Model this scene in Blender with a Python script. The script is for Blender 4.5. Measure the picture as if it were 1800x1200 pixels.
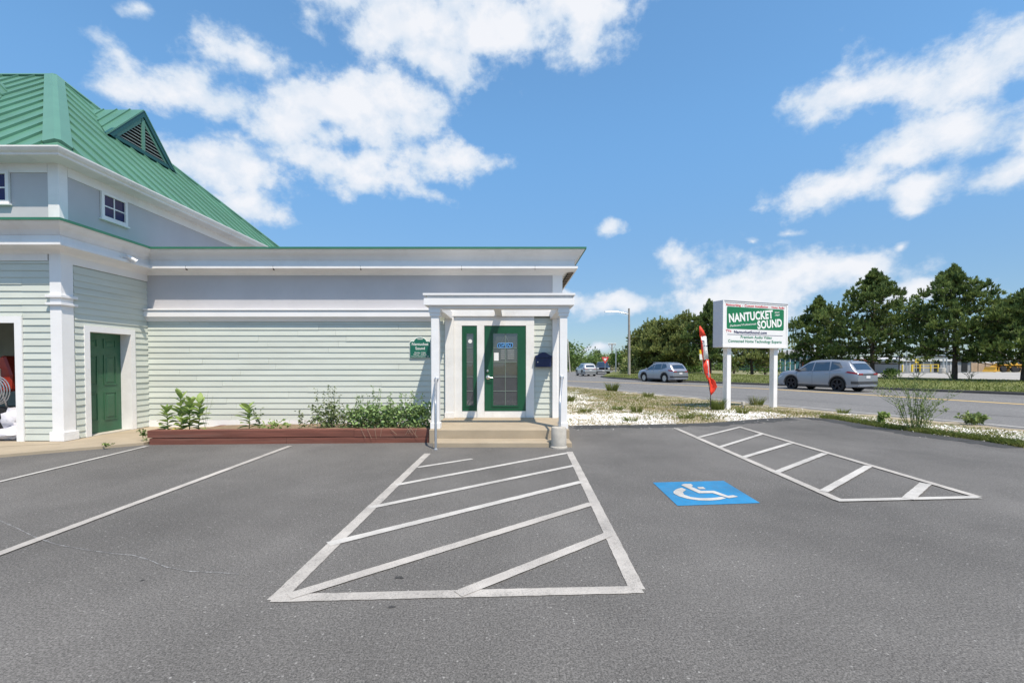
import bpy, math, random
from mathutils import Vector, Matrix, noise as mnoise

for o in list(bpy.data.objects):
    bpy.data.objects.remove(o)
SC = bpy.context.scene
COL = SC.collection
R = math.radians

# ------------------------------------------------------------------ camera
H = 1.45
PITCH = R(1.2)
F = 800.0
cam_d = bpy.data.cameras.new('camera')
cam_d.sensor_width = 36.0
cam_d.lens = 16.0
cam_d.shift_y = (40 + F * math.tan(PITCH)) / 1800.0
cam_d.clip_start = 0.05
cam_d.clip_end = 6000
cam = bpy.data.objects.new('camera', cam_d)
COL.objects.link(cam)
cam.location = (0, 0, H)
cam.rotation_euler = (R(90) - PITCH, 0, 0)
SC.camera = cam
SC.view_settings.view_transform = 'Standard'
SC.view_settings.look = 'None'
SC.view_settings.gamma = 1
SC.view_settings.exposure = 0.35

# ------------------------------------------------------------------ sun + sky
SUN = Vector((0.28, -0.47, 1.0)).normalized()
sun_d = bpy.data.lights.new('sun', 'SUN')
sun_d.energy = 4.3
sun_d.angle = R(0.53)
sun_d.color = (1.0, 0.90, 0.76)
sun = bpy.data.objects.new('sun', sun_d)
COL.objects.link(sun)
sun.rotation_euler = SUN.to_track_quat('Z', 'Y').to_euler()

SKY_STRENGTH = 0.12
W = bpy.data.worlds.new('World')
SC.world = W
W.use_nodes = True


def build_world():
    nt = W.node_tree
    nt.nodes.clear()
    N, L = nt.nodes.new, nt.links.new

    def math_(op, a, b=None, c=None, clamp=False):
        n = N('ShaderNodeMath'); n.operation = op; n.use_clamp = clamp
        for i, v in enumerate((a, b, c)):
            if v is None:
                continue
            if isinstance(v, (int, float)):
                n.inputs[i].default_value = v
            else:
                L(v, n.inputs[i])
        return n.outputs[0]
    sky = N('ShaderNodeTexSky')
    sky.sky_type = 'NISHITA'
    sky.sun_disc = False
    sky.sun_elevation = math.asin(SUN.z)
    sky.sun_rotation = math.atan2(SUN.x, SUN.y)
    sky.air_density = 1.0
    sky.dust_density = 0.2
    sky.ozone_density = 1.6
    hs = N('ShaderNodeHueSaturation')
    hs.inputs['Saturation'].default_value = 1.03
    hs.inputs['Value'].default_value = 1.0
    tint = N('ShaderNodeVectorMath'); tint.operation = 'MULTIPLY'
    gm_ = N('ShaderNodeGamma'); gm_.inputs[1].default_value = 0.75
    L(sky.outputs[0], gm_.inputs[0])
    L(gm_.outputs[0], tint.inputs[0]); tint.inputs[1].default_value = (1.13, 1.69, 1.92)

    tc = N('ShaderNodeTexCoord')
    sep = N('ShaderNodeSeparateXYZ')
    L(tc.outputs['Generated'], sep.inputs[0])
    az = math_('ARCTAN2', sep.outputs[0], sep.outputs[1])
    el = math_('ARCSINE', sep.outputs[2])

    hz = N('ShaderNodeMapRange'); hz.data_type = 'FLOAT_VECTOR'; hz.interpolation_type = 'SMOOTHSTEP'
    L(el, hz.inputs['Vector'])
    for nm, v in (('From Min', (0, 0, 0)), ('From Max', (0.5, 0.5, 0.5)), ('To Min', (0.68, 0.56, 0.60)), ('To Max', (0.98, 0.96, 1.02))):
        [i_ for i_ in hz.inputs if i_.name == nm and i_.type == 'VECTOR'][0].default_value = v
    hm = N('ShaderNodeVectorMath'); hm.operation = 'MULTIPLY'
    L(tint.outputs[0], hm.inputs[0]); L(hz.outputs['Vector'], hm.inputs[1])
    L(hm.outputs[0], hs.inputs['Color'])

    def noise_(scale, detail, rough, vec, w=None):
        n = N('ShaderNodeTexNoise')
        n.inputs['Scale'].default_value = scale
        n.inputs['Detail'].default_value = detail
        n.inputs['Roughness'].default_value = rough
        L(vec, n.inputs['Vector'])
        return n
    mp = N('ShaderNodeMapping')
    mp.inputs['Scale'].default_value = (1, 1, 1.25)
    mp.inputs['Location'].default_value = (3.1, 1.7, 0.4)
    L(tc.outputs['Generated'], mp.inputs[0])
    warp = noise_(7.0, 2, 0.6, mp.outputs[0])
    q = N('ShaderNodeCombineXYZ')
    L(az, q.inputs[0]); L(el, q.inputs[1])
    ws = N('ShaderNodeVectorMath'); ws.operation = 'SUBTRACT'
    L(warp.outputs['Color'], ws.inputs[0]); ws.inputs[1].default_value = (0.5, 0.5, 0.5)
    wm = N('ShaderNodeVectorMath'); wm.operation = 'MULTIPLY'
    L(ws.outputs[0], wm.inputs[0]); wm.inputs[1].default_value = (0.075, 0.065, 0)
    qa = N('ShaderNodeVectorMath'); qa.operation = 'ADD'
    L(q.outputs[0], qa.inputs[0]); L(wm.outputs[0], qa.inputs[1])
    # cumulus groups, as azimuth / elevation centres in the world's sky
    blobs = [(330, 165, 150, 52), (235, 148, 70, 34), (450, 120, 110, 45), (600, 190, 175, 72), (520, 225, 130, 42),
             (705, 190, 70, 62), (400, 285, 140, 58), (435, 365, 75, 34), (590, 290, 170, 40), (770, 285, 100, 34),
             (750, 345, 55, 24), (650, 320, 90, 30), (700, 60, 150, 70), (880, 55, 190, 85), (1020, 15, 140, 42), (965, 100, 62, 52),
             (770, 110, 130, 48), (560, 70, 40, 36), (620, 20, 80, 30),
             (1490, 160, 120, 58), (1690, 150, 165, 72), (1690, 240, 170, 66), (1570, 275, 130, 52), (1480, 325, 125, 44),
             (1745, 320, 95, 40), (1880, 220, 160, 110), (1610, 330, 90, 34),
             (1185, 450, 48, 32), (1350, 488, 185, 56), (1285, 530, 130, 46), (1440, 470, 125, 34), (1240, 475, 60, 34), (1080, 532, 115, 24), (1068, 402, 42, 17),
             (1395, 403, 55, 13), (1580, 428, 34, 16), (1318, 426, 17, 11), (265, 35, 48, 17), (1040, 612, 60, 12),
             (1210, 2, 40, 12), (1600, 520, 120, 22)]
    acc = None
    for (px, py, rx, ry) in blobs:
        a0 = math.atan((px - 900) / F)
        e0 = math.atan((640 - py) / F * math.cos(a0))
        d2 = 1 + ((px - 900) / F) ** 2
        rx *= 1.10; ry *= 1.12
        ra = rx / F / d2
        re = ry / F * math.cos(a0) / (1 + math.tan(e0) ** 2)
        s = N('ShaderNodeVectorMath'); s.operation = 'SUBTRACT'
        L(qa.outputs[0], s.inputs[0]); s.inputs[1].default_value = (a0, e0, 0)
        m = N('ShaderNodeVectorMath'); m.operation = 'MULTIPLY'
        L(s.outputs[0], m.inputs[0]); m.inputs[1].default_value = (1 / ra, 1 / re, 0)
        ln = N('ShaderNodeVectorMath'); ln.operation = 'LENGTH'
        L(m.outputs[0], ln.inputs[0])
        v = math_('SUBTRACT', 1.0 if rx > 72 else 0.58, ln.outputs['Value'])
        acc = v if acc is None else math_('SMOOTH_MAX', acc, v, 0.25)
    acc = math_('MAXIMUM', acc, -1.0)
    # the rest of the sky carries the same kind of fair-weather cumulus
    big = noise_(2.3, 2, 0.5, mp.outputs[0])
    gen = math_('MULTIPLY', math_('SUBTRACT', big.outputs['Fac'], 0.56), 7.0)
    aaz = math_('ABSOLUTE', az)
    out1 = N('ShaderNodeMapRange'); out1.interpolation_type = 'SMOOTHSTEP'
    L(aaz, out1.inputs[0]); out1.inputs[1].default_value = 0.86; out1.inputs[2].default_value = 1.05
    out2 = N('ShaderNodeMapRange'); out2.interpolation_type = 'SMOOTHSTEP'
    L(el, out2.inputs[0]); out2.inputs[1].default_value = 0.70; out2.inputs[2].default_value = 0.85
    om = math_('MAXIMUM', out1.outputs[0], out2.outputs[0])
    gen = math_('SUBTRACT', gen, math_('MULTIPLY', math_('SUBTRACT', 1.0, om), 6.0))
    acc = math_('MAXIMUM', acc, gen)
    fine = noise_(12.0, 8, 0.60, mp.outputs[0])
    dens = math_('ADD', acc, math_('MULTIPLY', math_('SUBTRACT', fine.outputs['Fac'], 0.48), 2.9))
    mask = N('ShaderNodeMapRange'); mask.interpolation_type = 'SMOOTHSTEP'
    L(dens, mask.inputs[0]); mask.inputs[1].default_value = -0.05; mask.inputs[2].default_value = 0.62
    # bodies: denser parts white, thin parts slightly grey blue
    body = N('ShaderNodeMapRange')
    L(dens, body.inputs[0]); body.inputs[1].default_value = 0.3; body.inputs[2].default_value = 1.0
    body.inputs[3].default_value = 0.0; body.inputs[4].default_value = 1.0
    soft = noise_(16.0, 2, 0.55, mp.outputs[0])
    bsum = math_('ADD', body.outputs[0], math_('MULTIPLY', math_('SUBTRACT', soft.outputs['Fac'], 0.5), 1.3), clamp=True)
    cc = N('ShaderNodeMix'); cc.data_type = 'RGBA'
    L(bsum, cc.inputs['Factor'])
    k = 1.0 / SKY_STRENGTH
    cc.inputs[6].default_value = (0.50 * k, 0.59 * k, 0.70 * k, 1)
    cc.inputs[7].default_value = (0.73 * k, 0.74 * k, 0.77 * k, 1)
    mix = N('ShaderNodeMix'); mix.data_type = 'RGBA'
    L(math_('MULTIPLY', mask.outputs[0], 0.95), mix.inputs['Factor'])
    L(hs.outputs[0], mix.inputs[6]); L(cc.outputs[2], mix.inputs[7])
    bg = N('ShaderNodeBackground')
    bg.inputs[1].default_value = SKY_STRENGTH
    L(mix.outputs[2], bg.inputs[0])
    ow = N('ShaderNodeOutputWorld')
    L(bg.outputs[0], ow.inputs[0])


build_world()

W.cycles.sampling_method = 'MANUAL'
W.cycles.sample_map_resolution = 512
SC.cycles.max_bounces = 6
SC.cycles.diffuse_bounces = 3
SC.cycles.glossy_bounces = 3
SC.cycles.transmission_bounces = 2
SC.cycles.transparent_max_bounces = 4

# ------------------------------------------------------------------ helpers


def P(px, py, Y):
    """world point at depth Y seen at photo position px, py"""
    u = (px - 900) / F
    v = ((600 - py) + 40 + F * math.tan(PITCH)) / F
    dy = math.cos(PITCH) + v * math.sin(PITCH)
    dz = v * math.cos(PITCH) - math.sin(PITCH)
    t = Y / dy
    return Vector((u * t, Y, H + dz * t))


def G(px, py, z=0.0):
    """point on the level z"""
    a = P(px, py, 1.0) - Vector((0, 0, H))
    t = (z - H) / a.z
    return Vector((a.x * t, a.y * t, z))


class MB:
    def __init__(s):
        s.v = []; s.f = []

    def add(s, vs, fs):
        k = len(s.v)
        s.v += [tuple(v) for v in vs]
        s.f += [tuple(i + k for i in f) for f in fs]
        return s

    def box(s, x0, x1, y0, y1, z0, z1):
        return s.add([(x0, y0, z0), (x1, y0, z0), (x1, y1, z0), (x0, y1, z0), (x0, y0, z1), (x1, y0, z1), (x1, y1, z1), (x0, y1, z1)],
                     [(0, 3, 2, 1), (4, 5, 6, 7), (0, 1, 5, 4), (1, 2, 6, 5), (2, 3, 7, 6), (3, 0, 4, 7)])

    def hexa(s, pts):
        return s.add(pts, [(0, 3, 2, 1), (4, 5, 6, 7), (0, 1, 5, 4), (1, 2, 6, 5), (2, 3, 7, 6), (3, 0, 4, 7)])

    def prism(s, poly, a, b):
        """poly: list of 3d points, extruded from offset a to b (vectors)"""
        n = len(poly)
        a = Vector(a); b = Vector(b)
        vs = [Vector(p) + a for p in poly] + [Vector(p) + b for p in poly]
        fs = [tuple(range(n - 1, -1, -1)), tuple(range(n, 2 * n))]
        fs += [(i, (i + 1) % n, (i + 1) % n + n, i + n) for i in range(n)]
        return s.add(vs, fs)

    def tube(s, pts, rad, n=8, cap=True):
        pts = [Vector(p) for p in pts]
        if isinstance(rad, (int, float)):
            rad = [rad] * len(pts)
        vs = []; fs = []
        ref = Vector((0.31, 0.77, 0.55))
        for i, p in enumerate(pts):
            d = (pts[min(i + 1, len(pts) - 1)] - pts[max(i - 1, 0)])
            d = d.normalized() if d.length > 1e-9 else Vector((0, 0, 1))
            u = d.cross(ref).normalized(); w = d.cross(u)
            for k in range(n):
                a = 2 * math.pi * k / n
                vs.append(p + (u * math.cos(a) + w * math.sin(a)) * rad[i])
        for i in range(len(pts) - 1):
            for k in range(n):
                fs.append((i * n + k, i * n + (k + 1) % n, (i + 1) * n + (k + 1) % n, (i + 1) * n + k))
        if cap:
            fs.append(tuple(range(n - 1, -1, -1)))
            b = (len(pts) - 1) * n
            fs.append(tuple(range(b, b + n)))
        return s.add(vs, fs)

    def lathe(s, c, axis, prof, n=20, caps=(True, True)):
        """prof: list of (radius, offset along axis)"""
        c = Vector(c); ax = Vector(axis).normalized()
        u = ax.cross(Vector((0.31, 0.77, 0.55))).normalized(); w = ax.cross(u)
        vs = []; fs = []
        for (r, h) in prof:
            for k in range(n):
                a = 2 * math.pi * k / n
                vs.append(c + ax * h + (u * math.cos(a) + w * math.sin(a)) * r)
        for i in range(len(prof) - 1):
            for k in range(n):
                fs.append((i * n + k, i * n + (k + 1) % n, (i + 1) * n + (k + 1) % n, (i + 1) * n + k))
        if caps[0]:
            fs.append(tuple(range(n - 1, -1, -1)))
        b = (len(prof) - 1) * n
        if caps[1]:
            fs.append(tuple(range(b, b + n)))
        return s.add(vs, fs)

    def sweep(s, path, prof):
        """path: list of (x, y, ox, oy): base point + mitre offset vector per unit; prof: list of (d, z), closed section"""
        n = len(prof); vs = []; fs = []
        for (x, y, ox, oy) in path:
            for (d, z) in prof:
                vs.append((x + ox * d, y + oy * d, z))
        for i in range(len(path) - 1):
            for k in range(n):
                fs.append((i * n + k, (i + 1) * n + k, (i + 1) * n + (k + 1) % n, i * n + (k + 1) % n))
        fs.append(tuple(range(n))); b = (len(path) - 1) * n
        fs.append(tuple(range(b + n - 1, b - 1, -1)))
        return s.add(vs, fs)

    def build(s, name, m, parent=None, smooth=None, local=False, bevel=0):
        me = bpy.data.meshes.new(name)
        me.from_pydata(s.v, [], s.f)
        me.update()
        if m:
            me.materials.append(m)
        o = bpy.data.objects.new(name, me)
        COL.objects.link(o)
        if smooth is not None:
            for p in me.polygons:
                p.use_smooth = True
            me.set_sharp_from_angle(angle=R(smooth))
        if parent:
            attach(o, parent, local)
        if bevel:
            b = o.modifiers.new('bevel', 'BEVEL'); b.width = bevel; b.segments = 1; b.limit_method = 'ANGLE'; b.angle_limit = R(40)
        return o


def attach(o, parent, local=False):
    o.parent = parent
    if not local:
        mw = Matrix.Identity(4)
        p = parent
        chain = []
        while p:
            chain.append(p); p = p.parent
        for p in reversed(chain):
            mw = mw @ p.matrix_parent_inverse @ p.matrix_basis
        o.matrix_parent_inverse = mw.inverted()


def tag(o, label=None, cat=None, group=None, kind=None):
    if label:
        o['label'] = label
    if cat:
        o['category'] = cat
    if group:
        o['group'] = group
    if kind:
        o['kind'] = kind
    return o


def empty(name, loc, label=None, cat=None, group=None, rz=0):
    o = bpy.data.objects.new(name, None)
    COL.objects.link(o)
    o.location = loc
    o.rotation_euler = (0, 0, rz)
    o.empty_display_size = 0.2
    return tag(o, label, cat, group)


# ------------------------------------------------------------------ materials
MATS = {}


def mat(name, col, rough=0.6, var=0.10, scale=4.0, bump=0.0, bscale=60.0, metal=0.0, coat=0.0, coord='Object', spec=0.5,
        dirt=0.0, emit=None, stretch=None, rnd=0.0, detail=4, objrnd=0.0):
    if name in MATS:
        return MATS[name]
    m = bpy.data.materials.new(name)
    m.use_nodes = True
    nt = m.node_tree
    b = nt.nodes['Principled BSDF']
    N, L = nt.nodes.new, nt.links.new
    b.inputs['Roughness'].default_value = rough
    b.inputs['Metallic'].default_value = metal
    b.inputs['Specular IOR Level'].default_value = spec
    if coat:
        b.inputs['Coat Weight'].default_value = coat
        b.inputs['Coat Roughness'].default_value = 0.06
    if coord == 'World':
        g = N('ShaderNodeNewGeometry'); vec = g.outputs['Position']
    else:
        t = N('ShaderNodeTexCoord'); vec = t.outputs['Object']
    if stretch:
        mp = N('ShaderNodeMapping'); mp.inputs['Scale'].default_value = stretch
        L(vec, mp.inputs[0]); vec = mp.outputs[0]
    n = N('ShaderNodeTexNoise')
    n.inputs['Scale'].default_value = scale; n.inputs['Detail'].default_value = detail
    n.inputs['Roughness'].default_value = 0.6
    L(vec, n.inputs['Vector'])
    mr = N('ShaderNodeMapRange')
    L(n.outputs['Fac'], mr.inputs[0])
    mr.inputs[1].default_value = 0.3; mr.inputs[2].default_value = 0.7
    mr.inputs[3].default_value = 1 - var; mr.inputs[4].default_value = 1 + var
    fac = mr.outputs[0]
    if rnd:
        g2 = N('ShaderNodeNewGeometry')
        r2 = N('ShaderNodeMapRange'); L(g2.outputs['Random Per Island'], r2.inputs[0])
        r2.inputs[3].default_value = 1 - rnd; r2.inputs[4].default_value = 1 + rnd
        mm = N('ShaderNodeMath'); mm.operation = 'MULTIPLY'
        L(fac, mm.inputs[0]); L(r2.outputs[0], mm.inputs[1]); fac = mm.outputs[0]
    if objrnd:
        oi = N('ShaderNodeObjectInfo')
        r3 = N('ShaderNodeMapRange'); L(oi.outputs['Random'], r3.inputs[0])
        r3.inputs[3].default_value = 1 - objrnd; r3.inputs[4].default_value = 1 + objrnd
        m3 = N('ShaderNodeMath'); m3.operation = 'MULTIPLY'
        L(fac, m3.inputs[0]); L(r3.outputs[0], m3.inputs[1]); fac = m3.outputs[0]
    vm = N('ShaderNodeVectorMath'); vm.operation = 'SCALE'
    vm.inputs[0].default_value = col[:3]
    L(fac, vm.inputs['Scale'])
    out = vm.outputs[0]
    if dirt:
        n2 = N('ShaderNodeTexNoise'); n2.inputs['Scale'].default_value = scale * 0.35; n2.inputs['Detail'].default_value = 8
        n2.inputs['Roughness'].default_value = 0.7
        L(vec, n2.inputs['Vector'])
        m2 = N('ShaderNodeMapRange'); L(n2.outputs['Fac'], m2.inputs[0])
        m2.inputs[1].default_value = 0.52; m2.inputs[2].default_value = 0.75; m2.inputs[3].default_value = 0; m2.inputs[4].default_value = dirt
        mx = N('ShaderNodeMix'); mx.data_type = 'RGBA'
        L(m2.outputs[0], mx.inputs['Factor']); L(out, mx.inputs[6])
        mx.inputs[7].default_value = (0.22, 0.19, 0.15, 1)
        out = mx.outputs[2]
    L(out, b.inputs['Base Color'])
    if bump:
        n3 = N('ShaderNodeTexNoise'); n3.inputs['Scale'].default_value = bscale; n3.inputs['Detail'].default_value = 3
        L(vec, n3.inputs['Vector'])
        bp = N('ShaderNodeBump'); bp.inputs['Strength'].default_value = bump; bp.inputs['Distance'].default_value = 0.01
        L(n3.outputs['Fac'], bp.inputs['Height']); L(bp.outputs[0], b.inputs['Normal'])
    if emit:
        b.inputs['Emission Color'].default_value = (*emit[:3], 1)
        b.inputs['Emission Strength'].default_value = emit[3]
    MATS[name] = m
    return m


def asphalt(name, base, light, patch=0.12, grain=170.0, warm=(1, 1, 1), tracks=False):
    m = bpy.data.materials.new(name); m.use_nodes = True
    nt = m.node_tree; b = nt.nodes['Principled BSDF']
    N, L = nt.nodes.new, nt.links.new
    b.inputs['Roughness'].default_value = 0.85
    b.inputs['Specular IOR Level'].default_value = 0.3
    g = N('ShaderNodeNewGeometry'); vec = g.outputs['Position']

    def noi(sc, det, ro=0.6, st=None):
        v = vec
        if st:
            mp = N('ShaderNodeMapping'); mp.inputs['Scale'].default_value = st; L(vec, mp.inputs[0]); v = mp.outputs[0]
        n = N('ShaderNodeTexNoise'); n.inputs['Scale'].default_value = sc; n.inputs['Detail'].default_value = det
        n.inputs['Roughness'].default_value = ro; L(v, n.inputs['Vector']); return n.outputs['Fac']

    def rng(x, a, b_, c, d):
        r = N('ShaderNodeMapRange'); L(x, r.inputs[0])
        for i, q in enumerate((a, b_, c, d)):
            r.inputs[i + 1].default_value = q
        return r.outputs[0]

    def mul(a, b_):
        k = N('ShaderNodeMath'); k.operation = 'MULTIPLY'; L(a, k.inputs[0]); L(b_, k.inputs[1]); return k.outputs[0]
    f = rng(noi(0.35, 5), 0.3, 0.7, 1 - patch, 1 + patch)
    f = mul(f, rng(noi(2.3, 4), 0.3, 0.7, 0.95, 1.05))
    f = mul(f, rng(noi(grain, 4, 0.9), 0.40, 0.60, 0.46, 1.54))
    f = mul(f, rng(noi(grain * 0.42, 3, 0.8), 0.38, 0.62, 0.84, 1.16))
    f = mul(f, rng(noi(0.16, 7, 0.7), 0.56, 0.72, 1.0, 0.80))
    if tracks:
        f = mul(f, rng(noi(0.9, 3, 0.5, (1, 0.12, 1)), 0.35, 0.65, 0.94, 1.06))
    vo = N('ShaderNodeTexVoronoi'); vo.inputs['Scale'].default_value = max(60.0, grain * 0.38); L(vec, vo.inputs['Vector'])
    sepc = N('ShaderNodeSeparateColor'); L(vo.outputs['Color'], sepc.inputs[0])
    spk = rng(sepc.outputs[0], 0.955, 0.995, 0, 0.55)
    spd = rng(vo.outputs['Distance'], 0.25, 0.45, 1, 0)
    sp = mul(spk, spd)
    vm = N('ShaderNodeVectorMath'); vm.operation = 'SCALE'
    vm.inputs[0].default_value = tuple(base * w for w in warm); L(f, vm.inputs['Scale'])
    mx = N('ShaderNodeMix'); mx.data_type = 'RGBA'
    L(sp, mx.inputs['Factor']); L(vm.outputs[0], mx.inputs[6]); mx.inputs[7].default_value = (light, light * 0.97, light * 0.92, 1)
    L(mx.outputs[2], b.inputs['Base Color'])
    bp = N('ShaderNodeBump'); bp.inputs['Strength'].default_value = 0.55; bp.inputs['Distance'].default_value = 0.008
    L(noi(grain * 0.7, 3, 0.7), bp.inputs['Height']); L(bp.outputs[0], b.inputs['Normal'])
    MATS[name] = m
    return m


M_lot = asphalt('lot_asphalt', 0.124, 0.46, 0.24, 92.0, warm=(1.05, 1.0, 0.945), tracks=True)
M_lotedge = asphalt('lot_edge_asphalt', 0.055, 0.3, 0.15, 90)
M_road = asphalt('road_asphalt', 0.17, 0.3, 0.07, 60, warm=(1.03, 1.0, 0.97))
M_conc = mat('concrete', (0.37, 0.305, 0.22), 0.9, 0.10, 2.0, 0.35, 120, coord='World', dirt=0.25)
M_concgrey = mat('grey_concrete', (0.46, 0.43, 0.38), 0.9, 0.15, 6.0, 0.5, 60, coord='World', dirt=0.4)
M_white = mat('white_trim_paint', (0.82, 0.81, 0.805), 0.55, 0.03, 2.0, 0.08, 25, coord='World', dirt=0.20)
M_whitew = mat('worn_white_paint', (0.79, 0.775, 0.75), 0.6, 0.05, 3.0, 0.12, 40, coord='World', dirt=0.32)
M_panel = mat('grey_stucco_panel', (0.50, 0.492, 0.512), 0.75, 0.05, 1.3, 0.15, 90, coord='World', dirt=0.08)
M_clap = mat('sage_clapboard_paint', (0.565, 0.600, 0.545), 0.6, 0.05, 2.2, 0.15, 30, coord='World', dirt=0.16, stretch=(0.6, 0.6, 4), objrnd=0.035)
M_sheath = mat('wall_sheathing', (0.30, 0.33, 0.29), 0.8, 0.1, 3.0, coord='World')
M_roofm = mat('green_metal_roof', (0.088, 0.218, 0.152), 0.42, 0.12, 0.9, coord='World', dirt=0.06)
M_roofcap = mat('green_metal_cap', (0.100, 0.235, 0.168), 0.42, 0.06, 0.9, coord='World')
M_drip = mat('green_drip_edge', (0.035, 0.17, 0.10), 0.45, 0.1, 2.0, coord='World')
M_teal = mat('dark_teal_trim', (0.015, 0.085, 0.085), 0.5, 0.1, 2.0, coord='World')
M_dark = mat('dark_void', (0.012, 0.012, 0.013), 0.9, 0.1, 2.0)
M_doorg = mat('green_door_paint', (0.009, 0.080, 0.036), 0.36, 0.07, 3.0, 0.05, 40, coord='World')
M_doors = mat('faded_green_door_paint', (0.027, 0.112, 0.056), 0.5, 0.16, 2.0, 0.05, 40, coord='World', dirt=0.15)
M_glass = mat('reflective_glass', (0.05, 0.055, 0.06), 0.03, 0.3, 1.5, spec=1.0, metal=0.0)
M_glass.node_tree.nodes['Principled BSDF'].inputs['IOR'].default_value = 1.75
M_wglass = mat('blue_window_glass', (0.010, 0.013, 0.085), 0.05, 0.3, 2.0, spec=0.3)
M_metal = mat('galvanised_pipe', (0.50, 0.51, 0.53), 0.38, 0.12, 12.0, metal=0.75)
M_brass = mat('brushed_nickel', (0.62, 0.60, 0.55), 0.3, 0.05, 10.0, metal=0.9)
M_navy = mat('navy_metal', (0.006, 0.014, 0.07), 0.4, 0.1, 5.0)
M_red = mat('red_timber', (0.170, 0.060, 0.041), 0.8, 0.28, 3.0, 0.5, 30, coord='World', stretch=(0.5, 2, 9), dirt=0.3)
M_soil = mat('planter_soil', (0.23, 0.16, 0.10), 0.95, 0.3, 9.0, 0.8, 40, coord='World')
M_paint = mat('line_paint', (0.66, 0.63, 0.59), 0.75, 0.10, 2.5, 0.5, 150, coord='World', dirt=0.0)
M_blue = mat('blue_line_paint', (0.040, 0.36, 0.68), 0.75, 0.10, 3.0, 0.5, 150, coord='World')
M_yellow = mat('yellow_line_paint', (0.62, 0.42, 0.14), 0.8, 0.15, 3.0, coord='World')
M_signw = mat('sign_white', (0.78, 0.775, 0.77), 0.4, 0.02, 2.0, coord='World')
M_signside = mat('sign_cabinet_paint', (0.60, 0.585, 0.63), 0.5, 0.03, 3.0, coord='World', dirt=0.1)
M_signg = mat('sign_green', (0.003, 0.165, 0.065), 0.6, 0.05, 2.0)
M_lred = mat('letter_red', (0.62, 0.06, 0.06), 0.5, 0.03, 3.0)
M_lnavy = mat('letter_navy', (0.03, 0.025, 0.11), 0.5, 0.03, 3.0)
M_lgreen = mat('letter_green', (0.03, 0.24, 0.13), 0.5, 0.03, 3.0)
M_lwhite = mat('letter_white', (0.82, 0.82, 0.80), 0.5, 0.02, 3.0)
M_plaque = mat('plaque_green', (0.008, 0.13, 0.085), 0.4, 0.08, 6.0)
M_flagr = mat('flag_red', (0.80, 0.055, 0.022), 0.6, 0.08, 5.0)
M_wood = mat('weathered_pole_wood', (0.26, 0.20, 0.15), 0.9, 0.25, 3.0, 0.4, 20, stretch=(6, 6, 0.6))
M_bark = mat('pine_bark', (0.085, 0.062, 0.048), 0.95, 0.4, 6.0, 0.9, 18, stretch=(2, 2, 0.7))
M_black = mat('black_plastic', (0.014, 0.014, 0.016), 0.5, 0.15, 8.0)
M_tyre = mat('tyre_rubber', (0.018, 0.018, 0.019), 0.8, 0.15, 8.0)
M_rimd = mat('black_alloy', (0.03, 0.03, 0.04), 0.25, 0.1, 8.0, metal=0.7)
M_rims = mat('silver_alloy', (0.55, 0.56, 0.58), 0.3, 0.1, 8.0, metal=0.8)
M_cglass = mat('car_glass', (0.015, 0.02, 0.03), 0.04, 0.2, 2.0, spec=0.9)
M_cglass.node_tree.nodes['Principled BSDF'].inputs['IOR'].default_value = 1.9
M_tail = mat('tail_lamp', (0.25, 0.012, 0.015), 0.15, 0.1, 6.0)
M_head = mat('head_lamp', (0.65, 0.67, 0.7), 0.1, 0.05, 6.0)
M_plate = mat('plate_white', (0.7, 0.68, 0.68), 0.5, 0.05, 9.0)
M_cargrey = mat('grey_car_paint', (0.29, 0.315, 0.365), 0.35, 0.02, 2.0, metal=0.35, coat=0.8)
M_carsilver = mat('silver_car_paint', (0.33, 0.35, 0.40), 0.33, 0.02, 2.0, metal=0.5, coat=0.8)
M_carpale = mat('pale_car_paint', (0.46, 0.47, 0.49), 0.35, 0.02, 2.0, metal=0.4, coat=0.8)
M_cardark = mat('dark_car_paint', (0.018, 0.018, 0.032), 0.3, 0.02, 2.0, metal=0.3, coat=0.8)
M_clad = mat('car_cladding', (0.045, 0.047, 0.052), 0.6, 0.1, 8.0)


def leafmat(name, c1, c2, scale=1.6, rnd=0.35, trans=0.25):
    m = bpy.data.materials.new(name); m.use_nodes = True
    nt = m.node_tree; b = nt.nodes['Principled BSDF']; N, L = nt.nodes.new, nt.links.new
    b.inputs['Roughness'].default_value = 0.6
    b.inputs['Specular IOR Level'].default_value = 0.3
    g = N('ShaderNodeNewGeometry')
    n = N('ShaderNodeTexNoise'); n.inputs['Scale'].default_value = scale; n.inputs['Detail'].default_value = 3
    L(g.outputs['Position'], n.inputs['Vector'])
    mr = N('ShaderNodeMapRange'); L(n.outputs['Fac'], mr.inputs[0]); mr.inputs[1].default_value = 0.32; mr.inputs[2].default_value = 0.68
    mx = N('ShaderNodeMix'); mx.data_type = 'RGBA'; L(mr.outputs[0], mx.inputs['Factor'])
    mx.inputs[6].default_value = (*c1, 1); mx.inputs[7].default_value = (*c2, 1)
    r = N('ShaderNodeMapRange'); L(g.outputs['Random Per Island'], r.inputs[0]); r.inputs[3].default_value = 1 - rnd; r.inputs[4].default_value = 1 + rnd
    vm = N('ShaderNodeVectorMath'); vm.operation = 'SCALE'; L(mx.outputs[2], vm.inputs[0]); L(r.outputs[0], vm.inputs['Scale'])
    L(vm.outputs[0], b.inputs['Base Color'])
    if trans:
        t = N('ShaderNodeBsdfTranslucent'); L(vm.outputs[0], t.inputs[0])
        ms = N('ShaderNodeMixShader'); ms.inputs[0].default_value = trans
        L(b.outputs[0], ms.inputs[1]); L(t.outputs[0], ms.inputs[2])
        L(ms.outputs[0], nt.nodes['Material Output'].inputs[0])
    MATS[name] = m
    return m


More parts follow.
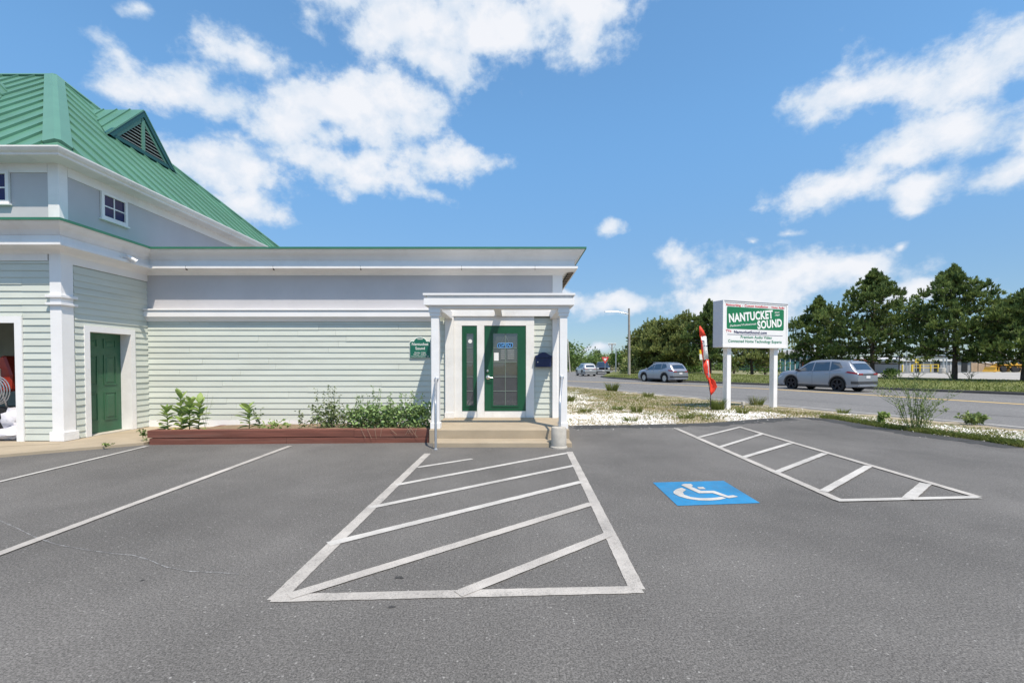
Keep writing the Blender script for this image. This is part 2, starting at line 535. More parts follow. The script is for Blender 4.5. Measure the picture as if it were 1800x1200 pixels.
M_needle = leafmat('pine_needles', (0.062, 0.108, 0.034), (0.235, 0.295, 0.088), 1.5, 0.4, 0.3)
M_needle2 = leafmat('olive_needles', (0.165, 0.205, 0.065), (0.36, 0.39, 0.14), 1.3, 0.4, 0.3)
M_leaf = leafmat('broad_leaves', (0.06, 0.12, 0.025), (0.13, 0.21, 0.04), 1.0, 0.35, 0.3)
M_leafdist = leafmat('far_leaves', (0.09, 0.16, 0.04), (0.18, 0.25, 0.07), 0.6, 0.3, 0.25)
M_milk = leafmat('milkweed_leaves', (0.19, 0.29, 0.075), (0.34, 0.43, 0.14), 9.0, 0.25, 0.3)
M_mint = leafmat('bushy_leaves', (0.145, 0.245, 0.08), (0.30, 0.41, 0.165), 6.0, 0.4, 0.25)
M_vine = leafmat('vine_leaves', (0.10, 0.155, 0.055), (0.21, 0.25, 0.11), 8.0, 0.4, 0.25)
M_stem = mat('plant_stem', (0.15, 0.17, 0.07), 0.7, 0.2, 9.0)
M_drystem = mat('dry_stem', (0.36, 0.27, 0.19), 0.8, 0.2, 9.0)
M_grass = leafmat('verge_grass', (0.12, 0.175, 0.03), (0.29, 0.25, 0.085), 1.3, 0.35, 0.3)
M_grassg = leafmat('green_grass', (0.10, 0.15, 0.028), (0.21, 0.225, 0.06), 1.0, 0.35, 0.3)
M_weed = leafmat('grey_green_weed', (0.14, 0.20, 0.06), (0.25, 0.31, 0.11), 3.0, 0.3, 0.2)
M_shell = mat('white_shell', (0.78, 0.76, 0.73), 0.7, 0.1, 9.0, rnd=0.38)

# ------------------------------------------------------------------ ground, lot, road
rnd = random.Random(4)
TD = Vector((-0.359, 0.933, 0))     # along the street, away
TN = Vector((0.933, 0.359, 0))      # across the street, away from the lot


def NS(n, s, z=0.0):
    v = TN * n + TD * s
    return Vector((v.x, v.y, z))


M_field = mat('far_ground', (0.20, 0.19, 0.09), 0.95, 0.25, 0.05, coord='World')
ground = MB().add([(-3000, -3000, -0.10), (3000, -3000, -0.10), (3000, 3000, -0.10), (-3000, 3000, -0.10)], [(0, 1, 2, 3)]).build('ground', M_field)
tag(ground, kind='structure')

edge_px = [(1000, 748), (1040, 747), (1110, 746.5), (1180, 745), (1240, 743), (1300, 739), (1350, 735), (1408, 733), (1440, 734.5), (1467, 737),
           (1510, 744), (1554, 752), (1600, 758), (1641, 763.6), (1690, 770), (1729, 775), (1765, 781), (1800, 787)]
edge = [G(*e) for e in edge_px]
far_edge = []
for i in range(len(edge) - 1):
    a, b = edge[i], edge[i + 1]
    k = max(2, int((b - a).length / 0.12))
    for j in range(k):
        p = a.lerp(b, j / k)
        far_edge.append(p + Vector((rnd.uniform(-.02, .02), rnd.uniform(-.03, .03), 0)))
far_edge.append(edge[-1])
lot_poly = [Vector((-40, -40, 0)), Vector((9.6, -40, 0)), Vector((9.3, 2, 0)), Vector((9.0, 6, 0))] + far_edge[::-1] + [Vector((1.09, 10.75, 0)), Vector((1.09, 11.0, 0)), Vector((-40, 11.0, 0))]


def fan(poly):
    import mathutils.geometry as mg
    return mg.tessellate_polygon([poly])


def sheet(name, poly, m, z, thick=0.06, parent=None):
    n = len(poly)
    top = [(p.x, p.y, z) for p in poly]; bot = [(p.x, p.y, z - thick) for p in poly]
    fs = [tuple(t) for t in fan([Vector((p.x, p.y, 0)) for p in poly])]
    mb = MB().add(top + bot, fs + [(i, (i + 1) % n, (i + 1) % n + n, i + n) for i in range(n)])
    o = mb.build(name, m, parent)
    # make top faces look up
    me = o.data
    for p in me.polygons:
        if abs(p.normal.z) > 0.5 and p.normal.z < 0:
            p.flip()
    me.update()
    return o


lot = tag(sheet('parking_lot', lot_poly, M_lot, 0.0), kind='structure')
# darker ragged rim of the tarmac
rim_in = []
for i, p in enumerate(far_edge):
    q = far_edge[min(i + 1, len(far_edge) - 1)] - far_edge[max(i - 1, 0)]
    nrm = Vector((-q.y, q.x, 0)).normalized()
    if nrm.y > 0 and i < len(far_edge) * 0.55:
        nrm = -nrm
    if i >= len(far_edge) * 0.55 and nrm.x > 0:
        nrm = -nrm
    rim_in.append(p + nrm * (0.52 + 0.22 * mnoise.noise(Vector((i * 0.21, 0, 0))) + rnd.uniform(-.09, .09)))
mbr = MB()
for i in range(len(far_edge) - 1):
    a, b, c, d = far_edge[i], far_edge[i + 1], rim_in[i + 1], rim_in[i]
    mbr.add([(v.x, v.y, 0.003) for v in (a, b, c, d)], [(0, 1, 2, 3)])
rim = mbr.build('tarmac_rim', M_lotedge, lot)
for p in rim.data.polygons:
    if p.normal.z < 0:
        p.flip()


def strip(name, a, b, w, m, parent, z=0.004, w2=None):
    """painted strip from a to b on the ground, with slightly uneven edges"""
    a = Vector((a.x, a.y, 0)); b = Vector((b.x, b.y, 0))
    d = (b - a).normalized(); n = Vector((-d.y, d.x, 0))
    w2 = w2 or w
    k = max(2, int((b - a).length / 0.06))
    vs = []
    for i in range(k + 1):
        t = i / k
        p = a.lerp(b, t); ww = (w + (w2 - w) * t) / 2
        vs.append((*(p + n * (ww + rnd.uniform(-.003, .002))).xy, z)); vs.append((*(p - n * (ww + rnd.uniform(-.003, .002))).xy, z))
    fs = [(2 * i + 1, 2 * i + 3, 2 * i + 2, 2 * i) for i in range(k)]
    return MB().add(vs, fs).build(name, m, parent)


def worn_paint(name, col, amount=0.5):
    m = bpy.data.materials.new(name); m.use_nodes = True
    nt = m.node_tree; b = nt.nodes['Principled BSDF']; N, L = nt.nodes.new, nt.links.new
    b.inputs['Roughness'].default_value = 0.8
    g = N('ShaderNodeNewGeometry')

    def noi(sc, det):
        n = N('ShaderNodeTexNoise'); n.inputs['Scale'].default_value = sc; n.inputs['Detail'].default_value = det; n.inputs['Roughness'].default_value = 0.7
        L(g.outputs['Position'], n.inputs['Vector']); return n.outputs['Fac']
    a = noi(110, 3); c = noi(1.4, 4)
    ad = N('ShaderNodeMath'); ad.operation = 'MULTIPLY_ADD'; L(c, ad.inputs[0]); ad.inputs[1].default_value = 0.55; L(a, ad.inputs[2])
    mr = N('ShaderNodeMapRange'); L(ad.outputs[0], mr.inputs[0]); mr.inputs[1].default_value = 0.76; mr.inputs[2].default_value = 0.96
    mr.inputs[3].default_value = 0.0; mr.inputs[4].default_value = amount
    mx = N('ShaderNodeMix'); mx.data_type = 'RGBA'; L(mr.outputs[0], mx.inputs['Factor'])
    mx.inputs[6].default_value = (*col, 1); mx.inputs[7].default_value = (0.13, 0.125, 0.12, 1)
    c2 = noi(1.6, 5)
    m2 = N('ShaderNodeMapRange'); L(c2, m2.inputs[0]); m2.inputs[1].default_value = 0.35; m2.inputs[2].default_value = 0.65; m2.inputs[3].default_value = 0.78; m2.inputs[4].default_value = 1.10
    vm = N('ShaderNodeVectorMath'); vm.operation = 'SCALE'; L(mx.outputs[2], vm.inputs[0]); L(m2.outputs[0], vm.inputs['Scale'])
    L(vm.outputs[0], b.inputs['Base Color'])
    bp = N('ShaderNodeBump'); bp.inputs['Strength'].default_value = 0.5; bp.inputs['Distance'].default_value = 0.006
    L(a, bp.inputs['Height']); L(bp.outputs[0], b.inputs['Normal'])
    return m


M_line = worn_paint('worn_white_line', (0.47, 0.44, 0.405), 0.6)
M_linef = worn_paint('fresh_white_line', (0.52, 0.50, 0.47), 0.4)
M_bluep = worn_paint('blue_symbol_paint', (0.014, 0.215, 0.45), 0.4)

lines = [((751.6, 797), (484, 1055), .105, M_line), ((480, 1051.5), (1128, 1036), .095, M_line), ((1001, 794), (1120, 1036), .105, M_line),
         ((734, 821.5), (830, 806.5), .075, M_linef), ((696, 852.5), (998, 796), .085, M_linef), ((648, 893), (1009, 818.5), .085, M_linef),
         ((577, 957), (1022, 847), .095, M_linef), ((508, 1049), (1040, 885.5), .095, M_line), ((805, 1045), (1070, 940), .092, M_line),
         ((510, 784), (-160, 1033), .09, M_line), ((258, 784.5), (-120, 876), .07, M_linef),
         ((1188, 753), (1475, 879.5), .10, M_line), ((1299, 750.5), (1719, 874), .10, M_line), ((1470, 880.3), (1720, 874.5), .085, M_linef),
         ((1228, 769), (1303, 750.5), .08, M_linef), ((1263, 787), (1340, 763), .085, M_linef), ((1306, 804.5), (1390, 779.5), .09, M_linef),
         ((1364, 831), (1450, 797.5), .09, M_linef), ((1447, 865), (1527, 820), .095, M_linef), ((1596, 878), (1627, 851), .11, M_linef)]
for i, (a, b, w, m) in enumerate(lines):
    strip('painted_line', G(*a), G(*b), w, m, lot, z=0.004 + 0.0005 * i)

# accessible parking symbol: blue field with white wheelchair pictogram
bq = [G(1147.5, 848), G(1272, 845), G(1336, 884), G(1191, 889)]
sym = MB().add([(p.x, p.y, 0.004) for p in bq], [(3, 2, 1, 0)]).build('accessible_bay_field', M_bluep, lot)


def bq_uv(u, v, z=0.0075):
    p = bq[0].lerp(bq[1], u).lerp(bq[3].lerp(bq[2], u), v)
    return (p.x, p.y, z)


def symb_from_zoom(x, y):
    px, py = 1130 + x / 8.18, 830 + y / 8.18
    g = G(px, py)
    return (g.x, g.y)


def flat_poly(name, pts, m, parent, z):
    pl = [Vector((x, y, 0)) for x, y in pts]
    o = MB().add([(p.x, p.y, z) for p in pl], [tuple(t) for t in fan(pl)]).build(name, m, parent)
    for p in o.data.polygons:
        if p.normal.z < 0:
            p.flip()
    return o


body_z = [(550, 190), (590, 173), (690, 173), (722, 195), (700, 215), (835, 272), (1025, 272), (1225, 345), (1300, 335), (1370, 358), (1240, 378), (1190, 365), (1005, 305), (805, 307), (640, 232)]
flat_poly('pictogram_figure', [symb_from_zoom(*p) for p in body_z], M_linef, lot, 0.0088)
wheel_z = [(560, 228), (625, 256), (575, 290), (590, 325), (690, 362), (830, 378), (960, 376), (1060, 368), (1130, 357), (1198, 378), (1110, 400), (960, 412), (800, 408), (640, 385), (520, 350), (445, 310), (438, 285), (470, 255), (510, 238)]
flat_poly('pictogram_wheel', [symb_from_zoom(*p) for p in wheel_z], M_linef, lot, 0.0078)
flat_poly('pictogram_arm', [symb_from_zoom(*p) for p in [(778, 218), (865, 214), (905, 246), (815, 246)]], M_linef, lot, 0.0078)

# pale scuff curving over the left bay
scuff = [(0, 915), (30, 928), (60, 943), (100, 957), (150, 966), (200, 973), (235, 976), (262, 984), (290, 996), (330, 1004), (380, 1006), (420, 1009)]
M_scuff = asphalt('scuffed_asphalt', 0.24, 0.5, 0.35, 60)
sp = [G(*p) for p in scuff]
mbs = MB()
for i in range(len(sp) - 1):
    for j in range(5):
        a = sp[i].lerp(sp[i + 1], j / 5); b = sp[i].lerp(sp[i + 1], (j + 1) / 5)
        d = (b - a).normalized(); n = Vector((-d.y, d.x, 0)) * rnd.uniform(0.001, 0.007)
        mbs.add([(*(a + n).xy, .003), (*(a - n).xy, .003), (*(b - n).xy, .003), (*(b + n).xy, .003)], [(0, 1, 2, 3)])
mbs.build('chalky_scuff', M_scuff, lot)
for (px, py, s) in [(702, 1015, .05), (688, 1066, .035), (250, 1020, .025), (297, 800, .03)]:
    c = G(px, py)
    pts = []
    for k in range(11):
        a = 2 * math.pi * k / 11
        r_ = s * rnd.uniform(.35, 1)
        pts.append((c.x + r_ * math.cos(a) * .9, c.y + r_ * math.sin(a) * .55))
    flat_poly('tar_spot', pts, M_lotedge, lot, 0.003)

# concrete apron in front of the side wing
walk = sheet('sidewalk', [Vector(p) for p in [(-40, 6.45, 0), (-9.3, 6.55, 0), (-8.35, 6.75, 0), (-6.62, 8.15, 0), (-6.60, 10.30, 0), (-40, 10.3, 0)]], M_conc, 0.045, 0.10)
tag(walk, kind='structure')
MB().add([(-10.5, 7.02, .0465), (-8.0, 8.02, .0465), (-8.0, 8.035, .0465), (-10.5, 7.035, .0465)], [(0, 1, 2, 3)]).build('expansion_joint', M_dark, walk)

# the street
kerb_px = [(2300, 716), (1800, 694), (1554, 684.3), (1400, 678.5), (1240, 672.8), (1131, 668.4), (1085, 665.6), (1062, 663.8), (1055, 662.4)]
kerb = [G(*p) for p in kerb_px]
kerb_ns = [(TN.dot(k), TD.dot(k)) for k in kerb]
nose = kerb[-1]
side_r = [nose, G(1058, 660.5), G(1066, 657.5), G(1078, 654.3), G(1092, 652)]
road_poly = [NS(14.15, -60), NS(14.15, 130)] + [Vector((-40, 120, 0)), G(960, 652), G(1000, 653.5), G(1030, 651.5), G(1062, 650)] + side_r[::-1][:-1] + kerb[::-1] + [NS(31.5, -60)]
road = tag(sheet('road', road_poly, M_road, -0.012), kind='structure')
for s0 in range(-30, 100, 10):
    strip('edge_line', NS(14.85, s0), NS(14.85, s0 + 10.0), 0.13, M_linef, road, z=-0.007)
yl = [G(2200, 734, -.012), G(1800, 710.5, -.012), G(1367, 685, -.03), G(1246, 679, -.03), G(1110, 673.4, -.03), G(1000, 670.2, -.03), G(900, 668, -.03)]
for i in range(len(yl) - 1):
    strip('centre_line', yl[i], yl[i + 1], 0.34, M_yellow, road, z=-0.007)
wl = [G(1800, 692.5, -.03), G(1694, 689.3, -.03), G(1554, 683.2, -.03)]
# old tyre-worn seam
M_seam = asphalt('road_seam', 0.12, 0.2, 0.1, 60)
for i in range(-3, 9):
    strip('road_seam', NS(17.6 + .1 * math.sin(i), i * 8), NS(17.6 + .1 * math.sin(i + 1), i * 8 + 8), 0.10, M_seam, road, z=-0.0085)


def inside(poly, x, y):
    c = False; n = len(poly); j = n - 1
    for i in range(n):
        a, b = poly[i], poly[j]
        if (a.y > y) != (b.y > y) and x < (b.x - a.x) * (y - a.y) / (b.y - a.y) + a.x:
            c = not c
        j = i
    return c


edge_simple = [Vector((-40, -40, 0)), Vector((9.6, -40, 0)), Vector((9.3, 2, 0)), Vector((9.0, 6, 0))] + edge[::-1] + [Vector((1.09, 11.0, 0)), Vector((-40, 11, 0))]


def edge_dist(x, y):
    d = 1e9
    p = Vector((x, y, 0))
    pl = [Vector((9.3, 2, 0))] + [Vector((9.0, 6, 0))] + edge[::-1]
    for i in range(len(pl) - 1):
        a, b = pl[i], pl[i + 1]
        ab = b - a
        t = max(0, min(1, (p - a).dot(ab) / ab.length_squared))
        d = min(d, (a + ab * t - p).length)
    return d


def verge_z(x, y):
    n = x * TN.x + y * TN.y
    d = edge_dist(x, y) * (-1 if inside(edge_simple, x, y) else 1)
    z = max(-0.02, min(0.030, d * 0.12 - 0.004))
    z += 0.02 * mnoise.noise(Vector((x * 1.3, y * 1.3, 0))) * max(0, min(1, d * 2))
    z -= max(0, min(1, (n - 13.3) / 0.9)) * 0.036
    if n > 14.45:
        z = min(z, -0.02)
    return z


mv = MB(); nx, ny = 66, 100
xs = [-6 + 24 * i / nx for i in range(nx + 1)]; ys = [0 + 42 * j / ny for j in range(ny + 1)]
idx = {}
for j, y in enumerate(ys):
    for i, x in enumerate(xs):
        idx[(i, j)] = len(mv.v)
        mv.v.append((x, y, verge_z(x, y)))
for j in range(ny):
    for i in range(nx):
        cx, cy = (xs[i] + xs[i + 1]) / 2, (ys[j] + ys[j + 1]) / 2
        n = cx * TN.x + cy * TN.y
        if n > 15.2 or (inside(edge_simple, cx, cy) and edge_dist(cx, cy) > 0.8):
            continue
        if cx < 1.2 and cy < 12:
            continue
        mv.f.append((idx[(i, j)], idx[(i + 1, j)], idx[(i + 1, j + 1)], idx[(i, j + 1)]))


def verge_mat():
    m = bpy.data.materials.new('verge_soil'); m.use_nodes = True
    nt = m.node_tree; b = nt.nodes['Principled BSDF']; N, L = nt.nodes.new, nt.links.new
    b.inputs['Roughness'].default_value = 0.95
    g = N('ShaderNodeNewGeometry')

    def noi(sc, det):
        n = N('ShaderNodeTexNoise'); n.inputs['Scale'].default_value = sc; n.inputs['Detail'].default_value = det; n.inputs['Roughness'].default_value = 0.65
        L(g.outputs['Position'], n.inputs['Vector']); return n.outputs['Fac']
    r = N('ShaderNodeValToRGB'); L(noi(0.8, 6), r.inputs[0])
    e = r.color_ramp.elements
    e[0].position = 0.35; e[0].color = (0.26, 0.20, 0.12, 1)
    e[1].position = 0.62; e[1].color = (0.42, 0.36, 0.26, 1)
    vo = N('ShaderNodeTexVoronoi'); vo.inputs['Scale'].default_value = 22; L(g.outputs['Position'], vo.inputs['Vector'])
    mr = N('ShaderNodeMapRange'); L(vo.outputs['Distance'], mr.inputs[0]); mr.inputs[1].default_value = 0.18; mr.inputs[2].default_value = 0.34; mr.inputs[3].default_value = 1; mr.inputs[4].default_value = 0
    m2 = N('ShaderNodeMapRange'); L(noi(1.1, 4), m2.inputs[0]); m2.inputs[1].default_value = 0.45; m2.inputs[2].default_value = 0.55
    mm = N('ShaderNodeMath'); mm.operation = 'MULTIPLY'; L(mr.outputs[0], mm.inputs[0]); L(m2.outputs[0], mm.inputs[1])
    mx = N('ShaderNodeMix'); mx.data_type = 'RGBA'; L(mm.outputs[0], mx.inputs['Factor']); L(r.outputs[0], mx.inputs[6]); mx.inputs[7].default_value = (0.55, 0.52, 0.47, 1)
    L(mx.outputs[2], b.inputs['Base Color'])
    bp = N('ShaderNodeBump'); bp.inputs['Strength'].default_value = 0.8; bp.inputs['Distance'].default_value = 0.03
    L(noi(14, 5), bp.inputs['Height']); L(bp.outputs[0], b.inputs['Normal'])
    return m


verge = tag(mv.build('verge', verge_mat(), smooth=60), kind='structure')

# far side: kerb, lawn, big car park


def nk(s):
    pts = sorted([(b, a) for a, b in kerb_ns])
    if s <= pts[0][0]:
        return pts[0][1]
    for i in range(len(pts) - 1):
        if s <= pts[i + 1][0]:
            t = (s - pts[i][0]) / (pts[i + 1][0] - pts[i][0])
            return pts[i][1] * (1 - t) + pts[i + 1][1] * t
    return pts[-1][1] + (s - pts[-1][0]) * 0.72


def lawn_z(n, s):
    d = n - nk(s)
    z = 0.09 + 0.30 * max(0, min(1, d / 8)) ** 0.8
    z += 0.05 * mnoise.noise(Vector((n * .25, s * .25, 3)))
    if d > 15:
        z -= (d - 15) * 0.06
    return z


ml = MB(); S0 = -34; SN = 96; NN = 24
for j in range(SN + 1):
    s = S0 + j * 1.1
    for i in range(NN + 1):
        n = nk(s) + 0.20 + 18 * (i / NN) ** 1.3
        p = NS(n, s)
        ml.v.append((p.x, p.y, lawn_z(n, s)))
for j in range(SN):
    for i in range(NN):
        a = j * (NN + 1) + i
        ml.f.append((a, a + 1, a + NN + 2, a + NN + 1))
M_lawn = mat('lawn_turf', (0.135, 0.150, 0.040), 0.95, 0.28, 0.6, 0.8, 8, coord='World', detail=7)
lawn = tag(ml.build('lawn', M_lawn, smooth=60), kind='structure')
mk = MB()
ss = [S0 + j * 1.1 for j in range(SN + 1) if S0 + j * 1.1 < 46]
prof = [(0.0, -0.04), (0.03, 0.09), (0.10, 0.125), (0.24, 0.12), (0.26, 0.0)]
for s in ss:
    for (d, z) in prof:
        p = NS(nk(s) + d, s); mk.v.append((p.x, p.y, z))
for j in range(len(ss) - 1):
    for i in range(len(prof) - 1):
        a = j * len(prof) + i
        mk.f.append((a, a + len(prof), a + len(prof) + 1, a + 1))
kerb_o = tag(mk.build('kerb', M_lotedge, smooth=50), kind='structure')
M_farlot = mat('far_lot_tarmac', (0.36, 0.34, 0.31), 0.9, 0.10, 0.3, coord='World', detail=6)
farlot = tag(sheet('far_parking_lot', [NS(45.5, -80), NS(180, -80), NS(180, 36), NS(44.5, 36)], M_farlot, 0.30, 0.2), kind='structure')

# ------------------------------------------------------------------ building
BX0, BYW = -8.2, 10.26       # inner corner
WY = 8.30                    # wing front
BXR = 1.115                  # right end of the low wing
bld = empty('shop_building', (-3.5, 10.3, 0), 'pale green clapboard shop with white cornices and green metal hip roof', 'building')


def part(name, mb, m, parent=None, **k):
    return mb.build(name, m, parent or bld, **k)


ZC = 3.44   # underside of cornice
# sheathing bodies
wall_main = part('wall', MB().box(BX0 + .3, BXR - .006, BYW, 22.0, 0.0, 3.90), M_sheath)
wall_wing = part('wall', MB().box(-9.02, BX0, WY, 16.2, 0.0, 5.15).box(-16, -9.02, WY, 16.2, 2.33, 5.15).box(-16, -12.6, WY, 16.2, 0, 2.33).box(-12.6, -9.02, 12.3, 16.2, 0, 2.33), M_sheath)


# cut-outs are handled by building the clapboards around openings and recessing doors in front of dark reveals
def clapboards(rows, spans_fn, place, parent, mseed, exposure, z0):
    r_ = random.Random(mseed)
    for i in range(rows):
        za = z0 + i * exposure
        for (a, b, zt) in spans_fn(za, za + exposure):
            place(a, b, za, min(za + exposure + 0.012, zt), r_)


def board_front(yw, parent, jag=False):
    def f(a, b, z0, z1, r_):
        if z1 - z0 < 0.02 or b - a < 0.02:
            return
        d = 0.023 + r_.uniform(-.002, .004)
        j = r_.uniform(-.002, .002)
        vs = [(a, yw - d, z0 + j), (b, yw - d, z0 + j + r_.uniform(-.0015, .0015)), (b, yw - 0.001, z0 + j), (a, yw - .001, z0 + j), (a, yw - 0.006, z1), (b, yw - 0.006, z1), (b, yw - .001, z1), (a, yw - .001, z1)]
        MB().hexa(vs).build('clapboard', M_clap, parent)
    return f


def board_side(xw, parent, sgn=1):
    def f(a, b, z0, z1, r_):
        if z1 - z0 < 0.02 or b - a < 0.02:
            return
        d = 0.023 + r_.uniform(-.002, .004)
        vs = [(xw + sgn * d, a, z0), (xw + sgn * d, b, z0), (xw + sgn * .001, b, z0), (xw + sgn * .001, a, z0), (xw + sgn * .006, a, z1), (xw + sgn * .006, b, z1), (xw + sgn * .001, b, z1), (xw + sgn * .001, a, z1)]
        MB().hexa(vs).build('clapboard', M_clap, parent)
    return f


EXP = 0.1265
cl_main = random.Random(8)


def spans_main(z0, z1):
    if z0 >= 2.42:
        return []
    cuts = sorted([-8.19, -1.31] + [cl_main.uniform(-7.6, -2.0) for _ in range(2)])
    out = [(cuts[i] + .002, cuts[i + 1] - .002, 2.43) for i in range(len(cuts) - 1) if cuts[i + 1] - cuts[i] > 0.35]
    if len(out) < 3:
        out = [(-8.19, -4.6, 2.43), (-4.598, -1.31, 2.43)]
    return out + [(0.5, 0.91, 2.53)]


clapboards(18, spans_main, board_front(BYW, wall_main), wall_main, 1, EXP, 0.20)
# plain back wall behind the shallow strip between inner corner post and boards
part('wall', MB().box(BX0 - .01, BX0 + .3, BYW + .001, 16.3, 0, 3.9), M_sheath)


def spans_wfront(z0, z1):
    return [(-8.885, -8.372, 3.33)] + ([(-16, -8.885, 3.33)] if z0 > 2.29 else [])


clapboards(27, spans_wfront, board_front(WY, wall_wing), wall_wing, 2, 0.1235, 0.06)


def spans_wside(z0, z1):
    if z0 >= 2.17:
        return [(8.53, BYW, 3.30)]
    return [(8.53, 8.712, 9), (9.878, BYW, 9)]


clapboards(26, spans_wside, board_side(BX0, wall_wing), wall_wing, 3, 0.1235, 0.06)


def spans_right(z0, z1):
    return [(10.47, 22, 3.44)]


clapboards(26, spans_right, board_side(BXR - .006, wall_main), wall_main, 4, EXP, 0.20)

board_side(BX0, wall_wing)(8.70, 9.89, 2.192, 2.295, random.Random(1))
board_front(WY, wall_wing)(-16, -8.886, 2.322, 2.420, random.Random(2))
# skirt boards, foundation
for a, b in ((-8.19, -5.02), (-5.017, -2.9), (-2.897, -1.32)):
    part('skirt_board', MB().box(a, b, BYW - .028, BYW, 0.0, 0.195), M_white, bevel=.003)
part('foundation', MB().box(-9.0, BX0 + .012, WY - .012, BYW, 0.0, 0.058), M_concgrey)
# frieze panels (painted flat) above the belt
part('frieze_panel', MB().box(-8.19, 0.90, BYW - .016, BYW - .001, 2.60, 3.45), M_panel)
part('frieze_panel', MB().box(BX0 + .001, BX0 + .03, 8.50, BYW - .017, 3.30, 3.45), M_white)
part('frieze_panel', MB().box(-16, -8.40, WY - .03, WY - .001, 3.325, 3.45), M_white)
# corner boards
part('corner_board', MB().box(0.905, BXR + .016, BYW - .024, BYW + .18, 0.20, 3.46), M_white, bevel=.004)
# wing corner pilaster
cp = part('pilaster', MB().box(BX0 - .17, BX0 + .035, WY - .035, WY + .205, 0.20, 3.46), M_white, bevel=.004)
for (z0, z1, e) in ((0.05, 0.215, .03), (2.655, 2.705, .045), (2.52, 2.565, .045)):
    part('pilaster_band', MB().box(BX0 - .17 - e, BX0 + .035 + e, WY - .035 - e, WY + .205 + e, z0, z1), M_white, cp, bevel=.004)
# upper storey
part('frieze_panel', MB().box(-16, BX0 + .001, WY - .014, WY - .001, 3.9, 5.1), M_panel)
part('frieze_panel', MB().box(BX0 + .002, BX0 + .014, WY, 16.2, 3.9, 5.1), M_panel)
part('corner_board', MB().box(BX0 - .17, BX0 + .03, WY - .03, WY + .14, 3.9, 5.1), M_white, bevel=.004)
part('fascia_board', MB().box(-16, BX0 - .17, WY - .034, WY - .015, 4.90, 5.10), M_white)
part('fascia_board', MB().box(BX0 + .015, BX0 + .034, WY + .14, 16.2, 4.89, 5.10), M_white)

# main cornice, mitred round the corners
path = [(-16, WY, 0, -1), (BX0, WY, 1, -1), (BX0, BYW, 1, -1), (BXR, BYW, 1, -1), (BXR, 22, 1, 0)]
corn = [(0.0, 3.44), (0.035, 3.44), (0.055, 3.475), (0.10, 3.50), (0.26, 3.525), (0.305, 3.53), (0.318, 3.535), (0.318, 3.592), (0.262, 3.600), (0.255, 3.603), (0.255, 3.715), (0.275, 3.725), (0.29, 3.75),
        (0.33, 3.80), (0.395, 3.85), (0.44, 3.895), (0.458, 3.925), (0.0, 3.925)]
cornice = part('cornice', MB().sweep(path, corn), M_white)
drip = [(0.0, 3.926), (0.462, 3.926), (0.462, 3.915), (0.478, 3.915), (0.478, 3.958), (0.0, 3.962)]
part('drip_edge', MB().sweep(path, drip), M_drip)
for x in (-7.1, -5.2, -3.3, -1.1, .5):
    part('soffit_seam', MB().box(x, x + .004, BYW - .3195, BYW - .255, 3.50, 3.5935), M_dark, cornice)
# vented soffit grid under the right-hand eave
so = part('soffit_vent', MB().box(BXR + .03, BXR + .27, BYW + .02, 15.5, 3.505, 3.515), M_wood)
for k in range(14):
    part('vent_batten', MB().box(BXR + .03, BXR + .27, BYW + .05 + k * .22, BYW + .075 + k * .22, 3.495, 3.506), M_dark, so)
part('vent_batten', MB().box(BXR + .14, BXR + .155, BYW + .05, 13.4, 3.494, 3.5055), M_dark, so)
# flat roof
part('flat_roof', MB().box(BX0 + .0, BXR + .3, BYW - .2, 22, 3.90, 3.935), mat('roof_membrane', (0.25, 0.25, 0.25), 0.9))
# belt course
belt = [(0.001, 2.41), (0.045, 2.41), (0.055, 2.44), (0.085, 2.475), (0.09, 2.505), (0.128, 2.505), (0.128, 2.62), (0.112, 2.628), (0.112, 2.642), (0.15, 2.648), (0.15, 2.678), (0.001, 2.70)]
part('belt_course', MB().sweep([(BX0 + .001, BYW, 0, -1), (-1.615, BYW, 0, -1)], belt), M_white)

# hip roof of the wing
EX, EY0, EY1, EZ, PT = -7.85, 7.95, 16.55, 5.20, 0.907
AX, AY = EX - 4.3, 12.25
AZ = EZ + 4.3 * PT
roof = part('roof', MB().add([(EX, EY0, EZ - .02), (EX, EY1, EZ - .02), (AX, AY, AZ - .02), (-18, EY0, EZ - .02), (-18, AY, AZ - .02), (-18, EY1, EZ - .02)],
                             [(0, 1, 2), (3, 0, 2, 4), (1, 5, 4, 2)]), M_roofm)


def roof_panel(pts, nrm, rib):
    """pts: 4 corners (eave a, eave b, top b, top a), panel with a raised seam along a"""
    nrm = Vector(nrm).normalized()
    mb = MB()
    mb.prism(pts, nrm * -0.01, nrm * 0.006)
    a0, a1 = Vector(pts[0]), Vector(pts[3])
    w = (Vector(pts[1]) - Vector(pts[0])).normalized() * 0.022
    if (a1 - a0).length > .05:
        mb.prism([a0, a0 + w, a1 + w, a1], nrm * 0.006, nrm * 0.048)
    return mb.build('roof_panel', M_roofm, roof)


STEP = 0.43
y = EY0
while y < EY1 - .01:
    y2 = min(y + STEP, EY1)
    if y + .02 < AY < y2 - .02:
        y2 = AY

    def tm(q):
        return min(q - EY0, EY1 - q)
    pts = [(EX, y, EZ), (EX, y2, EZ), (EX - tm(y2), y2, EZ + tm(y2) * PT), (EX - tm(y), y, EZ + tm(y) * PT)]
    roof_panel(pts, (PT, 0, 1), True)
    y = y2
x = EX
while x > -15.5:
    x2 = x - STEP
    if x - .02 > AX > x2 + .02:
        x2 = AX

    def tf(q):
        return min(EX - q, 4.3)
    pts = [(x2, EY0, EZ), (x, EY0, EZ), (x, EY0 + tf(x), EZ + tf(x) * PT), (x2, EY0 + tf(x2), EZ + tf(x2) * PT)]
    roof_panel(pts, (0, -PT, 1), True)
    x = x2
# hip and ridge caps


